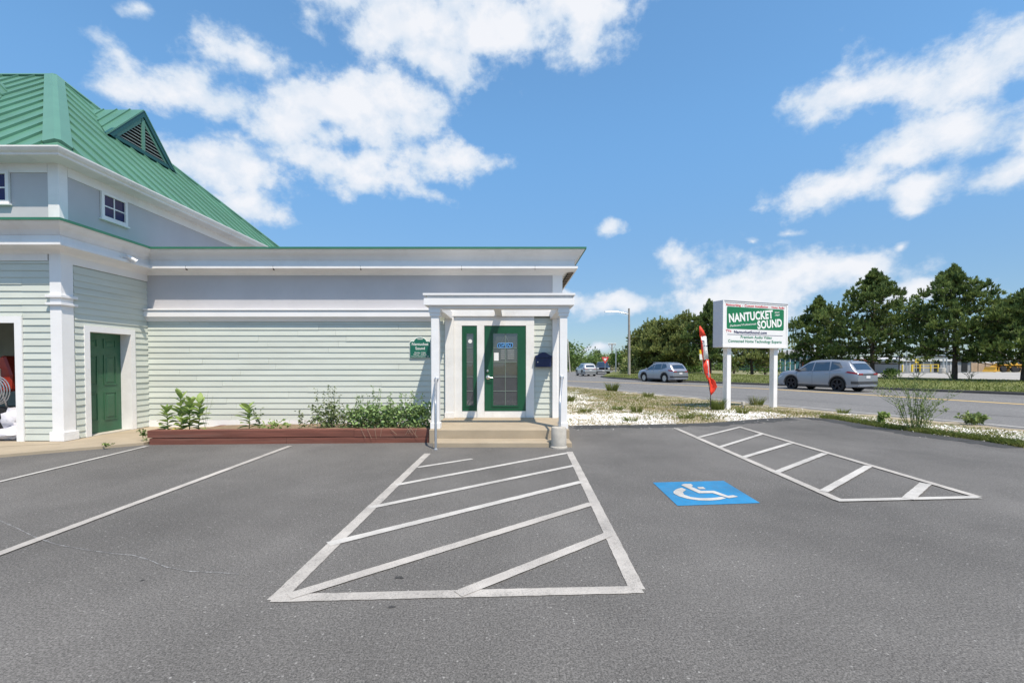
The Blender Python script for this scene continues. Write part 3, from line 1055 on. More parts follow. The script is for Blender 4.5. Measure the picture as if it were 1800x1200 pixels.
def cap_strip(a, b, n1, n2, w=.17):
    a = Vector(a); b = Vector(b)
    d = (b - a).normalized()
    n1 = Vector(n1).normalized(); n2 = Vector(n2).normalized()
    t1 = d.cross(n1).normalized(); t2 = d.cross(n2).normalized()
    if t1.dot(n2) > 0:
        t1 = -t1
    if t2.dot(n1) > 0:
        t2 = -t2
    up = (n1 + n2).normalized()
    vs = []
    for p in (a, b):
        vs += [p + t1 * w + n1 * .008, p + t1 * w + n1 * .055, p + t1 * .05 + up * .075, p + t2 * .05 + up * .075, p + t2 * w + n2 * .055, p + t2 * w + n2 * .008]
    fs = [(i, i + 1, i + 7, i + 6) for i in range(5)] + [(0, 5, 4, 3, 2, 1), (6, 7, 8, 9, 10, 11)]
    return part('hip_cap', MB().add(vs, fs), M_roofcap, roof)


nS, nF, nB = (PT, 0, 1), (0, -PT, 1), (0, PT, 1)
cap_strip((EX - .20, EY0 + .20, EZ + .20 * PT), (AX, AY, AZ), nS, nF, .19)
cap_strip((EX - .1, EY1 - .1, EZ + .1 * PT), (AX, AY, AZ), nS, nB, .10)
cap_strip((AX, AY, AZ), (-18, AY, AZ), nF, nB, .10)
# gutter and soffit round the eave
gp = [(0.0, 5.06), (0.34, 5.06), (0.36, 5.075), (0.36, 5.10), (0.40, 5.13), (0.43, 5.175), (0.43, 5.20), (0.0, 5.20)]
part('gutter', MB().sweep([(-16, WY, 0, -1), (BX0, WY, 1, -1), (BX0, 16.2, 1, 1), (-16, 16.2, 0, 1)], gp), M_whitew)
for k in range(13):
    yk = 8.6 + k * .6
    part('gutter_hanger', MB().box(EX - .03, EX + .035, yk, yk + .05, 5.2, 5.222), M_teal, roof)


# gable vents (louvred dormers)
def dormer(c, along, out):
    """c: centre of the gable base; along: unit vector along base; out: unit vector of facing"""
    c = Vector(c); al = Vector(along); ou = Vector(out); up = Vector((0, 0, 1))
    hw, hh = 1.085, 1.11
    back = -ou * 1.30
    d = part('dormer', MB().add([c - al * hw, c + al * hw, c + up * hh], [(0, 1, 2)]), M_dark)
    bl, br, tp = c - al * hw, c + al * hw, c + up * hh
    ridge_b = tp + back
    for s, q in ((-1, bl), (1, br)):
        e = q + al * s * .06 - up * .06 + ou * .10
        t = tp + ou * .10 + up * .03
        tb = ridge_b + up * .03
        nrm = (t - e).cross(tb - t).normalized()
        if nrm.z < 0:
            nrm = -nrm
        part('dormer_roof', MB().prism([e, t, tb], nrm * 0, nrm * .03), M_roofm, d)
        # seams on the little roof: running from ridge to valley/rake
        for k in range(1, 4):
            p0 = t.lerp(tb, k / 4)
            p1 = p0 + (e - t) * (1 - k / 4)
            w = ou * .011
            part('dormer_seam', MB().prism([p0 - w, p0 + w, p1 + w, p1 - w], nrm * .03, nrm * .06), M_roofm, d)
        # rake trim
        rk = (tp - q).normalized()
        part('rake_trim', MB().prism([q + al * s * .05, tp + up * .05, tp - up * .13, q - al * s * .13], ou * .0, ou * .09), M_teal, d)
        part('inner_trim', MB().prism([q - al * s * .15 + up * .03, tp - up * .15, tp - up * .26, q - al * s * .26 + up * .03], ou * .02, ou * .06), M_roofcap, d)
    part('base_trim', MB().prism([bl, br, br + up * .09 - al * .09, bl + up * .09 + al * .09], ou * .0, ou * .08), M_teal, d)
    part('mullion', MB().prism([c - al * .05 + up * .09, c + al * .05 + up * .09, c + al * .05 + up * (hh - .2), c - al * .05 + up * (hh - .2)], ou * .02, ou * .07), M_roofcap, d)
    M_louv = mat('louvre_slat', (0.30, 0.33, 0.32), 0.6, 0.1, 4, coord='World')
    for k in range(9):
        z = .12 + k * .085
        w = hw * (1 - (z + .04) / hh) - .17
        if w < .08:
            continue
        a = c + up * z
        part('louvre', MB().prism([a - al * w + ou * .05, a + al * w + ou * .05, a + al * w + ou * .06 + up * .012, a - al * w + ou * .06 + up * .012], (0, 0, 0), -ou * .06 + up * .05), M_louv, d)
    return d


dormer((-9.88, 12.25, 7.04), (0, 1, 0), (1, 0, 0))
dormer((-12.3, 9.98, 7.04), (1, 0, 0), (0, -1, 0))


# windows of the upper storey
def small_window(o, along, out, w, h):
    o = Vector(o); al = Vector(along); ou = Vector(out); up = Vector((0, 0, 1))
    win = part('window', MB().prism([o, o + al * w, o + al * w + up * h, o + up * h], ou * .013, ou * .016), M_dark)

    def bar(a0, a1, z0, z1, d0=.014, d1=.055):
        part('frame', MB().prism([o + al * a0 + up * z0, o + al * a1 + up * z0, o + al * a1 + up * z1, o + al * a0 + up * z1], ou * d0, ou * d1), M_white, win)
    bar(-.0, .06, 0, h); bar(w - .06, w, 0, h); bar(.06, w - .06, 0, .06); bar(.06, w - .06, h - .05, h)
    bar(-.03, w + .03, -.03, -.001, .014, .075)
    bar(w / 2 - .012, w / 2 + .012, .06, h - .05, .014, .035); bar(.06, w / 2 - .012, h / 2 - .012, h / 2 + .012, .014, .034); bar(w / 2 + .012, w - .06, h / 2 - .012, h / 2 + .012, .014, .034)
    for i in range(2):
        for j in range(2):
            a0 = .06 + i * (w / 2 - .048); z0 = .06 + j * (h / 2 - .048)
            a1 = a0 + w / 2 - .072; z1 = z0 + h / 2 - .067
            part('pane', MB().prism([o + al * a0 + up * z0, o + al * a1 + up * z0, o + al * a1 + up * z1, o + al * a0 + up * z1], ou * .017, ou * .024), M_wglass, win)


small_window((BX0 + .002, 9.11, 4.36), (0, 1, 0), (1, 0, 0), .61, .53)
small_window((-9.66, WY - .002, 4.34), (1, 0, 0), (0, -1, 0), .61, .58)

# side door in the wing
sd = part('side_door', MB().box(BX0 - .24, BX0 - .20, 8.82, 9.77, 0.06, 2.08), M_doors)
XD = BX0 - .20
# reveal: dark pocket is cut by setting jambs proud of the wall
for (a, b, z0, z1) in ((8.93, 9.22, .30, .88), (9.36, 9.65, .30, .88), (8.93, 9.22, 1.02, 1.64), (9.36, 9.65, 1.02, 1.64), (8.93, 9.22, 1.78, 1.97), (9.36, 9.65, 1.78, 1.97)):
    f = .022
    mbp = MB()
    mbp.box(XD - .001, XD + .012, a, b, z0, z0 + f).box(XD - .001, XD + .012, a, b, z1 - f, z1).box(XD - .001, XD + .012, a, a + f, z0 + f, z1 - f).box(XD - .001, XD + .012, b - f, b, z0 + f, z1 - f)
    mbp.hexa([(XD, a + .05, z0 + .05), (XD, b - .05, z0 + .05), (XD, b - .05, z1 - .05), (XD, a + .05, z1 - .05), (XD + .010, a + .07, z0 + .07), (XD + .010, b - .07, z0 + .07), (XD + .010, b - .07, z1 - .07), (XD + .010, a + .07, z1 - .07)])
    part('door_panel', mbp, M_doors, sd)
part('door_knob', MB().lathe((XD, 8.90, 0.98), (1, 0, 0), [(.03, 0), (.03, .01), (.012, .015), (.012, .045), (.028, .05), (.03, .07), (.015, .08)], 14), M_brass, sd, smooth=40)
dt = part('door_surround', MB().box(BX0 + .001, BX0 + .035, 8.71, 8.82, .05, 2.19).box(BX0 + .001, BX0 + .035, 9.77, 9.88, .05, 2.19).box(BX0 + .001, BX0 + .034, 8.82, 9.77, 2.08, 2.19), M_white)
part('door_jamb', MB().box(BX0 - .20, BX0 + .03, 9.772, 9.80, .05, 2.1).box(BX0 - .20, BX0 + .03, 8.79, 8.818, .05, 2.1).box(BX0 - .2, BX0 + .03, 8.82, 9.77, 2.082, 2.11), M_white, dt)

# garage opening at the far left of the wing front
gd = part('door_surround', MB().box(-9.02, -8.89, WY - .04, WY + .02, .02, 2.32).box(-13, -9.02, WY - .038, WY + .02, 2.20, 2.32), M_white)
M_int = mat('shop_interior', (0.10, 0.09, 0.08), 0.9, 0.3, 2)

# rebuild the wall bodies round the two real openings (side door pocket and garage bay)
for o_ in (wall_wing,):
    me = o_.data
    mbw = MB()
    mbw.box(-9.02, BX0 - .26, WY, 8.60, 0, 3.9)                    # pier at the corner
    mbw.box(BX0 - .26, BX0, WY, 8.79, 0, 3.9).box(BX0 - .26, BX0, 9.80, 16.2, 0, 3.9).box(BX0 - .26, BX0, 8.79, 9.80, 2.11, 3.9)
    mbw.box(-16, -9.02, WY, 8.6, 2.32, 3.9)
    mbw.box(-16, BX0, WY, 16.2, 3.9, 5.15)
    mbw.box(-16, -8.47, 11.5, 11.6, 0, 3.9)
    mbw.box(-16, -15.9, WY, 16.2, 0, 3.9)
    me.clear_geometry(); me.from_pydata(mbw.v, [], mbw.f); me.update()
part('interior_floor', MB().box(-15.9, -8.47, 8.3, 11.5, .0, .05), M_int)

# ---------------- entrance: open porch, door, sidelight
steps = empty('entrance_steps', (-.2, 8.9, 0), 'two low tan concrete steps below the white porch', 'steps')
part('landing', MB().box(-1.53, 1.06, 8.36, BYW - .03, -.05, 0.25), M_conc, steps, bevel=.012)
part('tread', MB().box(-1.385, 1.05, 7.93, 8.359, -.05, 0.085), M_conc, steps, bevel=.012)

porch = part('porch', MB().box(-1.30, 0.86, 8.50, 8.62, 2.475, 2.60), M_white)   # inner front beam
PF = 8.42
hb = [(0.0, 2.475), (0.07, 2.475), (0.075, 2.52), (0.085, 2.525), (0.15, 2.532), (0.15, 2.655), (0.10, 2.665), (0.10, 2.70), (0.165, 2.71), (0.165, 2.745), (0.0, 2.75)]
part('header', MB().sweep([(-1.46, BYW - .16, -1, 0), (-1.46, PF + .06, -1, -1), (0.99, PF + .06, 1, -1), (0.99, BYW - .03, 1, 0)], hb), M_white, porch)
part('beam', MB().box(-1.46, -1.33, 8.63, BYW - .03, 2.46, 2.62), M_white, porch)
part('beam', MB().box(0.85, 0.985, 8.63, BYW - .03, 2.46, 2.62), M_white, porch)
part('beam', MB().box(-.36, -.22, 8.625, BYW - .10, 2.53, 2.65), M_whitew, porch)
part('ledger', MB().box(-1.46, 0.985, BYW - .10, BYW - .03, 2.52, 2.66), M_whitew, porch)
for (x0, x1) in ((-1.50, -1.355), (0.885, 1.025)):
    c = part('column', MB().box(x0, x1, 8.44, 8.60, 0.25, 2.475), M_white, porch, bevel=.006)
    part('capital', MB().box(x0 - .02, x1 + .02, 8.42, 8.62, 2.34, 2.40).box(x0 - .035, x1 + .035, 8.405, 8.635, 2.40, 2.474), M_white, c)
    part('plinth', MB().box(x0 - .018, x1 + .018, 8.422, 8.618, 0.25, 0.36), M_white, c, bevel=.005)
part('pilaster', MB().box(0.905, 1.01, BYW - .12, BYW - .025, 0.251, 2.46), M_white, porch)
# door surround boards
for (x0, x1, d, z0, z1) in ((-1.495, -1.30, .09, .251, 2.52), (-1.298, -1.125, .055, .251, 2.31), (-.785, -.622, .055, .251, 2.31), (.312, .498, .055, .251, 2.31), (-1.298, .498, .054, 2.312, 2.52)):
    part('casing', MB().box(x0, x1, BYW - d, BYW - .001, z0, z1), M_whitew, bevel=.004)
part('casing', MB().box(-1.505, -1.292, BYW - .105, BYW - .001, .251, .37), M_whitew)
for (x0, x1) in ((-1.123, -.787), (-.620, .310)):
    part('sill_panel', MB().box(x0, x1, BYW - .035, BYW - .001, .252, .400), M_whitew)


def glazed(name, x0, x1, z0, z1, gx0, gx1, gz0, gz1, cols, rows):
    yb = BYW - .012
    d = part(name, MB().box(x0, gx0, yb - .03, yb, z0, z1).box(gx1, x1, yb - .03, yb, z0, z1).box(gx0, gx1, yb - .03, yb, z0, gz0).box(gx0, gx1, yb - .03, yb, gz1, z1), M_doorg)
    f = .03
    part('glazing_frame', MB().box(gx0 - f, gx1 + f, yb - .045, yb - .0305, gz1, gz1 + f).box(gx0 - f, gx1 + f, yb - .045, yb - .0305, gz0 - f, gz0).box(gx0 - f, gx0, yb - .045, yb - .0305, gz0, gz1).box(gx1, gx1 + f, yb - .045, yb - .0305, gz0, gz1), M_doorg, d)
    w = (gx1 - gx0) / cols; h = (gz1 - gz0) / rows
    m_ = .012
    for i in range(cols):
        for j in range(rows):
            t = rnd.uniform(-.0015, .0015)
            xx0, xx1, zz0, zz1 = gx0 + i * w, gx0 + (i + 1) * w, gz0 + j * h, gz0 + (j + 1) * h
            MB().add([(xx0, yb - .012, zz0), (xx1, yb - .012 + t, zz0), (xx1, yb - .012 + t, zz1), (xx0, yb - .012 - t, zz1)], [(0, 1, 2, 3)]).build('pane', M_glass, d)
    for i in range(1, cols):
        part('muntin', MB().box(gx0 + i * w - m_ / 2, gx0 + i * w + m_ / 2, yb - .026, yb - .0135, gz0, gz1), M_mun, d)
    for j in range(1, rows):
        part('muntin', MB().box(gx0, gx1, yb - .024, yb - .0137, gz0 + j * h - m_ / 2, gz0 + j * h + m_ / 2), M_mun, d)
    return d


M_mun = mat('muntin_paint', (0.17, 0.22, 0.19), 0.5, 0.05, 4)
door = glazed('entrance_door', -.616, .306, .402, 2.308, -.423, .123, .525, 2.14, 2, 5)
side = glazed('sidelight', -1.12, -.79, .402, 2.308, -1.02, -.865, .525, 2.14, 1, 5)
yb = BYW - .042
part('door_handle', MB().lathe((-.538, yb, 1.155), (0, -1, 0), [(.048, 0), (.048, .012), (.03, .02), (.014, .022), (.014, .06)], 16).tube([(-.538, yb - .055, 1.155), (-.50, yb - .06, 1.155), (-.43, yb - .055, 1.145)], [.013, .012, .009], 8), M_brass, door, smooth=40)
part('deadbolt', MB().lathe((-.548, yb, 1.30), (0, -1, 0), [(.03, 0), (.03, .012), (.022, .025), (.012, .028)], 14), M_brass, door, smooth=40)
part('notice', MB().box(-.405, -.30, BYW - .029, BYW - .0275, 1.53, 1.71), M_lwhite, door)
part('sticker', MB().lathe((-.94, BYW - .026, 1.965), (0, -1, 0), [(.045, 0), (.045, .002)], 16), M_lwhite, side)
for k in range(6):
    part('print_row', MB().box(-.25 + .0 * k, -.25 + .10, BYW - .0287, BYW - .0275, 1.80 - k * .045, 1.815 - k * .045).box(-.10, .05, BYW - .0287, BYW - .0275, 1.80 - k * .045, 1.815 - k * .045), mat('print_grey', (0.32, 0.33, 0.33), 0.6), door)


# ------------------------------------------------------------------ lettering
def text_poly(s, bold=0.0, shear=0.0):
    cu = bpy.data.curves.new('t', 'FONT')
    cu.body = s; cu.size = 1.0; cu.space_character = 1.0 + bold * 1.6; cu.offset = bold; cu.shear = shear
    cu.resolution_u = 3
    o = bpy.data.objects.new('t', cu); COL.objects.link(o)
    dg = bpy.context.evaluated_depsgraph_get()
    me = bpy.data.meshes.new_from_object(o.evaluated_get(dg))
    vs = [tuple(v.co) for v in me.vertices]; fs = [tuple(p.vertices) for p in me.polygons]
    bpy.data.objects.remove(o); bpy.data.meshes.remove(me); bpy.data.curves.remove(cu)
    return vs, fs


def lettering(s, org, ux, uy, width, height, m, parent, bold=0.0, shear=0.0, rot=0.0, capref=True, off=0.004):
    """text laid in the plane org + a*ux + b*uy, lower left at org, fitted to width x height"""
    vs, fs = text_poly(s, bold, shear)
    xs_ = [v[0] for v in vs]; ys_ = [v[1] for v in vs]
    x0, x1 = min(xs_), max(xs_)
    cap = 0.70 if capref else (max(ys_) - min(ys_))
    org = Vector(org); ux = Vector(ux); uy = Vector(uy); nz = ux.cross(uy)
    c, s_ = math.cos(rot), math.sin(rot)
    out = []
    for (a, b, _) in vs:
        a2 = (a - x0) / (x1 - x0) * width; b2 = b / cap * height
        a3 = a2 * c - b2 * s_; b3 = a2 * s_ + b2 * c
        out.append(org + ux * a3 + uy * b3 + nz * off)
    return MB().add(out, fs).build('lettering', m, parent)


# ------------------------------------------------------------------ small things on the shop front
pq = empty('wall_plaque', (-2.06, 10.23, 1.6), 'dark green arched name and hours plaque on the clapboards left of the porch', 'plaque')
px0, px1, pz0, pz1, py_ = -2.285, -1.835, 1.595, 1.96, BYW - .022
arch = [(px0, pz0), (px1, pz0), (px1, pz1 - .02), (px1 - .03, pz1), (px1 - .075, pz1)]
for k in range(9):
    a = math.pi * k / 8
    arch.append(((px0 + px1) / 2 + math.cos(a) * .135, pz1 + math.sin(a) * .085))
arch += [(px0 + .075, pz1), (px0 + .03, pz1), (px0, pz1 - .02)]


def grow(pts, e):
    cx = (px0 + px1) / 2; cz = (pz0 + pz1) / 2
    return [(cx + (x - cx) * (1 + e / .22), cz + (z - cz) * (1 + e / .2)) for x, z in pts]


MB().prism([(x, py_, z) for x, z in grow(arch, .012)], (0, -.012, 0), (0, .0, 0)).build('border', M_lwhite, pq)
MB().prism([(x, py_ - .012, z) for x, z in arch], (0, -.012, 0), (0, -.001, 0)).build('face', M_plaque, pq)
pl = (1, 0, 0), (0, 0, 1)
yy = py_ - .024
for (s, x, z, w, h, b) in (('Nantucket', px0 + .04, 1.872, .37, .062, .012), ('Sound', px0 + .12, 1.778, .21, .06, .012), ('Monday - Friday', px0 + .10, 1.70, .25, .026, .01),
                           ('9:00 am - 5:00 pm', px0 + .075, 1.657, .30, .026, .01), ('Dedicated Professionals Since 1969', px0 + .03, 1.616, .39, .02, .01)):
    lettering(s, (x, yy, z), *pl, w, h, M_lwhite, pq, b, off=.002)
MB().box(px0 + .03, px1 - .03, yy - .002, yy - .0005, 1.752, 1.757).build('rule', M_lgreen, pq)
MB().box(px0 + .165, px1 - .165, yy - .002, yy - .0005, 2.005, 2.018).build('rule', M_lwhite, pq)

mbx = empty('mailbox', (.70, BYW, 1.38), 'navy metal wall mailbox with curved lid right of the green door', 'mailbox')
mx0, mx1 = .512, .885
MB().box(mx0 + .012, mx1 - .012, BYW - .155, BYW - .022, 1.388, 1.60).build('body', M_navy, mbx, bevel=.006)
lid = [(mx0, 1.60), (mx1, 1.60), (mx1, 1.635), (mx1 - .05, 1.655), (mx1 - .10, 1.69), (mx1 - .15, 1.712), ((mx0 + mx1) / 2, 1.718), (mx0 + .15, 1.712), (mx0 + .10, 1.69), (mx0 + .05, 1.655), (mx0, 1.635)]
MB().prism([(x, BYW, z) for x, z in lid], (0, -.172, 0), (0, -.022, 0)).build('lid', M_navy, mbx)
MB().lathe((mx0 + .06, BYW - .155, 1.50), (0, -1, 0), [(.014, 0), (.014, .006), (.008, .009)], 12).build('lock', M_brass, mbx)

neon = empty('open_sign', (-.16, BYW - .04, 1.83), 'blue lit oval open sign hanging inside the green glass door', 'sign')
M_neon = mat('neon_blue', (0.10, 0.30, 0.62), 0.4, 0.02, 3, emit=(0.10, 0.42, 1.0, 0.15))
ov = []
cxn, czn = -.155, 1.872
for k in range(40):
    a = 2 * math.pi * k / 40
    ca, sa = math.cos(a), math.sin(a)
    ov.append((cxn + .168 * abs(ca) ** .35 * (1 if ca > 0 else -1) + .018 * sa, BYW - .031, czn + .052 * abs(sa) ** .45 * (1 if sa > 0 else -1)))
MB().tube(ov + [ov[0]], .007, 6).build('tube_ring', M_neon, neon)
MB().prism(ov, (0, .002, 0), (0, .004, 0)).build('backing', M_black, neon)
lettering('OPEN', (cxn - .135, BYW - .031, czn - .033), *pl, .27, .066, M_neon, neon, .02, .25, off=.003)
MB().tube([(cxn - .09, BYW - .030, czn + .05), (-.155, BYW - .030, 2.12)], .002, 4).tube([(cxn + .09, BYW - .030, czn + .05), (-.155, BYW - .030, 2.12)], .002, 4).build('chain', M_metal, neon)

cm = empty('security_camera', (-7.94, 9.46, 3.62), 'small white bullet camera under the cornice of the side wing', 'camera')
MB().lathe((-7.945, 9.30, 3.64), (1, 0, 0), [(.04, 0), (.04, .015), (.015, .02)], 12).tube([(-7.93, 9.30, 3.64), (-7.88, 9.34, 3.63), (-7.86, 9.40, 3.62)], .012, 6).build('bracket', M_whitew, cm)
MB().lathe((-7.87, 9.36, 3.66), (.45, .5, -.42), [(.036, 0), (.042, .01), (.042, .15), (.05, .152), (.05, .17), (.03, .172)], 14).build('housing', M_white, cm, smooth=40)
MB().lathe(Vector((-7.87, 9.36, 3.66)) + Vector((.45, .5, -.42)).normalized() * .1725, (.45, .5, -.42), [(.03, 0), (.02, .003)], 12).build('lens', M_black, cm)


def rail(x, yb_, z0, zb, xt, yt, zt, label):
    r_ = empty('handrail', (x, yb_, z0), label, 'handrail')
    pts = [(x, yb_, z0), (x, yb_, zb - .06), (x + (xt - x) * .05, yb_ + .02, zb), (x + (xt - x) * .2, yb_ + (yt - yb_) * .2, zb + (zt - zb) * .22), (xt, yt - .03, zt), (xt, yt + .012, zt + .005)]
    MB().tube(pts, .022, 12).build('pipe', M_metal, r_, smooth=50)
    MB().lathe((xt, yt + .012, zt + .005), (0, -1, 0), [(.04, 0), (.04, .012), (.026, .02)], 14).build('flange', M_metal, r_, smooth=40)
    return r_


rl = rail(-1.30, 7.73, 0.0, .80, -1.40, 8.425, 1.17, 'bent galvanised pipe handrail at the left of the steps beside the planter')
MB().lathe((-1.30, 7.73, 0), (0, 0, 1), [(.038, .0), (.036, .012), (.024, .02)], 12).build('foot', M_metal, rl)
rail(.835, 7.93, .355, .80, .92, 8.425, 1.20, 'bent galvanised pipe handrail rising from the round concrete pier')
pier = tag(MB().lathe((.815, 7.90, 0), (0, 0, 1), [(.150, -.02), (.148, .02), (.133, .035), (.131, .34), (.122, .358), (.04, .36)], 28).build('concrete_pier', M_concgrey, smooth=35), 'short round grey concrete pier at the right of the steps', 'pier')

# ------------------------------------------------------------------ planter
PL0, PL1 = Vector((-6.56, 8.16, 0)), Vector((-1.545, 8.40, 0))
planter = empty('planter_bed', (-4.0, 8.3, 0), 'long low raised bed of dark red landscape timbers along the clapboard wall', 'planter')
dv = (PL1 - PL0).normalized(); nv = Vector((-dv.y, dv.x, 0))


def timber(a, b, z0, z1, d=.14, off=0.0, tilt=0.0):
    mb = MB(); k = 14; vs = []
    for i in range(k + 1):
        t = i / k
        p = PL0 + dv * (a + (b - a) * t) + nv * off
        w = .006 * mnoise.noise(Vector((a * 3 + t * 5, z0 * 7, 1)))
        zz0 = z0 + tilt * (1 - t); zz1 = z1 + tilt * (1 - t) + .005 * mnoise.noise(Vector((t * 6, z1 * 9, a)))
        q = p + nv * (w)
        c = .008
        vs += [(q.x, q.y, zz0), (q.x, q.y, zz1 - c), ((q + nv * c).x, (q + nv * c).y, zz1), ((q + nv * (d - c)).x, (q + nv * (d - c)).y, zz1), ((q + nv * d).x, (q + nv * d).y, zz1 - c), ((q + nv * d).x, (q + nv * d).y, zz0)]
    fs = []
    for i in range(k):
        for j in range(6):
            fs.append((i * 6 + j, i * 6 + (j + 1) % 6, (i + 1) * 6 + (j + 1) % 6, (i + 1) * 6 + j))
    fs += [(5, 4, 3, 2, 1, 0), tuple(range(k * 6, k * 6 + 6))]
    mb.add(vs, fs)
    o = mb.build('timber', M_red, planter)
    return o


LT = (PL1 - PL0).length
timber(0.03, 2.44, -.02, .112, off=.006); timber(2.445, LT - .0, -.02, .114, off=.006)
timber(0.0, 3.66, .126, .258, tilt=0.0); timber(3.665, LT, .118, .250)
for z0, z1, ye_ in ((-.02, .085, 10.22), (.126, .258, 8.42)):
    MB().box(-6.56, -6.42, 8.32, ye_, z0, z1).build('timber', M_red, planter, bevel=.006)
ms = MB(); nxs, nys = 40, 10
for j in range(nys + 1):
    for i in range(nxs + 1):
        t = i / nxs; v = j / nys
        x = -6.42 + 4.88 * t
        y0_ = 8.30 + .24 * t
        yv = y0_ + (10.23 - y0_) * v
        z = .20 - .12 * v + .03 * math.sin(t * 3) + .02 * mnoise.noise(Vector((x * 4, yv * 4, 0))) + .04 * t * (1 - v)
        ms.v.append((x, yv, z))
for j in range(nys):
    for i in range(nxs):
        a = j * (nxs + 1) + i
        ms.f.append((a, a + 1, a + nxs + 2, a + nxs + 1))
ms.build('soil', M_soil, planter, smooth=60)


def soil_z(x, y):
    t = (x + 6.42) / 4.88; y0_ = 8.30 + .24 * t; v = max(0, min(1, (y - y0_) / (10.23 - y0_)))
    return .20 - .12 * v + .03 * math.sin(t * 3) + .04 * t * (1 - v)


# leaf meshes
def leaf_mesh(name, l, w, fold=.25, curl=.2, m=M_milk):
    vs = []; fs = []
    prof_ = [(0, .06), (.12, .55), (.3, .92), (.5, 1.0), (.7, .82), (.87, .45), (1, .03)]
    for (t, q) in prof_:
        zc = -curl * t * t * l
        vs += [(t * l, -w / 2 * q, zc + fold * w * q * .5), (t * l, 0, zc), (t * l, w / 2 * q, zc + fold * w * q * .5)]
    for i in range(len(prof_) - 1):
        a = i * 3
        fs += [(a, a + 3, a + 4, a + 1), (a + 1, a + 4, a + 5, a + 2)]
    me = bpy.data.meshes.new(name); me.from_pydata(vs, [], fs); me.update(); me.materials.append(m)
    for p in me.polygons:
        p.use_smooth = True
    return me


LM = [leaf_mesh('leaf', .27, .15), leaf_mesh('leaf', .23, .115, .3, .35), leaf_mesh('leaf', .20, .09, .4, .1)]


def milkweed(x, y, h, label, seed, tilt=(0, 0), sc=1.0):
    r_ = random.Random(seed)
    z0 = soil_z(x, y) - .02
    root = empty('milkweed_plant', (x, y, z0), label, 'plant', 'broad leaved plants in the bed')
    tip = Vector((x + tilt[0], y + tilt[1], z0 + h))
    base = Vector((x, y, z0))
    MB().tube([base, base.lerp(tip, .5) + Vector((.01, 0, 0)), tip], [.009, .007, .004], 6).build('stem', M_stem, root)
    nl = int(9 + h * 19)
    for i in range(nl):
        t = .12 + .88 * (i / (nl - 1))
        p = base.lerp(tip, t)
        az_ = i // 2 * 1.57 + (i % 2) * math.pi + r_.uniform(-.35, .35)
        up = .25 + .9 * t * t + r_.uniform(-.2, .2)
        o = bpy.data.objects.new('leaf', r_.choice(LM)); COL.objects.link(o)
        s = 0.98 * sc * (1.0 - .45 * abs(t - .45)) * r_.uniform(.85, 1.15)
        o.parent = root
        o.location = p - base
        o.rotation_euler = (r_.uniform(-.3, .3), -up, az_)
        o.scale = (s, s, s)
    return root


milkweed(-6.44, 8.50, .42, 'shortest milkweed with broad leaves, nearest the left end of the timber bed', 1, (-.03, 0), .95)
milkweed(-6.27, 8.60, .66, 'tallest broad leaved milkweed in the left clump of the timber bed', 2, (0.0, 0), 1.05)
milkweed(-6.08, 8.55, .58, 'milkweed with broad leaves in the middle of the left clump', 3, (.01, 0), 1.05)
milkweed(-5.89, 8.52, .56, 'rightmost milkweed of the left clump beside the thin twiggy stalk', 4, (.03, 0), 1.1)
milkweed(-4.97, 8.58, .42, 'lone milkweed with broad leaves standing in the middle of the bed', 5, (.0, 0), 1.05)
milkweed(-6.15, 8.44, .22, 'small low milkweed sprout at the front of the left clump', 6, (.04, 0), .9)
yf = MB()
for k in range(14):
    a = k * 2.4; rr = .02 + .004 * k
    c_ = Vector((-6.22 + math.cos(a) * rr, 8.38 + math.sin(a) * rr * .6, .235 + .03 * (k % 3) / 3))
    yf.add([c_ + Vector((-.018, 0, 0)), c_ + Vector((0, -.012, .012)), c_ + Vector((.018, 0, .004)), c_ + Vector((0, .014, .02))], [(0, 1, 2, 3)])
tag(yf.build('yellow_leaves', mat('yellowed_leaf', (0.62, 0.47, 0.03), 0.6, 0.1, 8)), 'small tuft of yellowed leaves under the left milkweed clump', 'leaves')


def leafcloud(mb, c, rad, n, size, r_, squash=(1, 1, 1), droop=0.3):
    for _ in range(n):
        while True:
            v = Vector((r_.uniform(-1, 1), r_.uniform(-1, 1), r_.uniform(-1, 1)))
            if .15 < v.length < 1:
                break
        p = c + Vector((v.x * rad * squash[0], v.y * rad * squash[1], v.z * rad * squash[2]))
        leaf(mb, p, size * r_.uniform(.6, 1.25), r_, v)


def leaf(mb, p, s, r_, out=None):
    d = Vector((r_.uniform(-1, 1), r_.uniform(-1, 1), r_.uniform(-.7, .8)))
    if out is not None:
        d += out * .8
    d = d.normalized()
    u = d.cross(Vector((r_.uniform(-1, 1), r_.uniform(-1, 1), r_.uniform(-1, 1)))).normalized() * s * .28
    e = Vector((0, 0, -s * .12))
    mb.add([p, p + d * s * .5 + u, p + d * s + e, p + d * s * .5 - u], [(0, 1, 2, 3)])


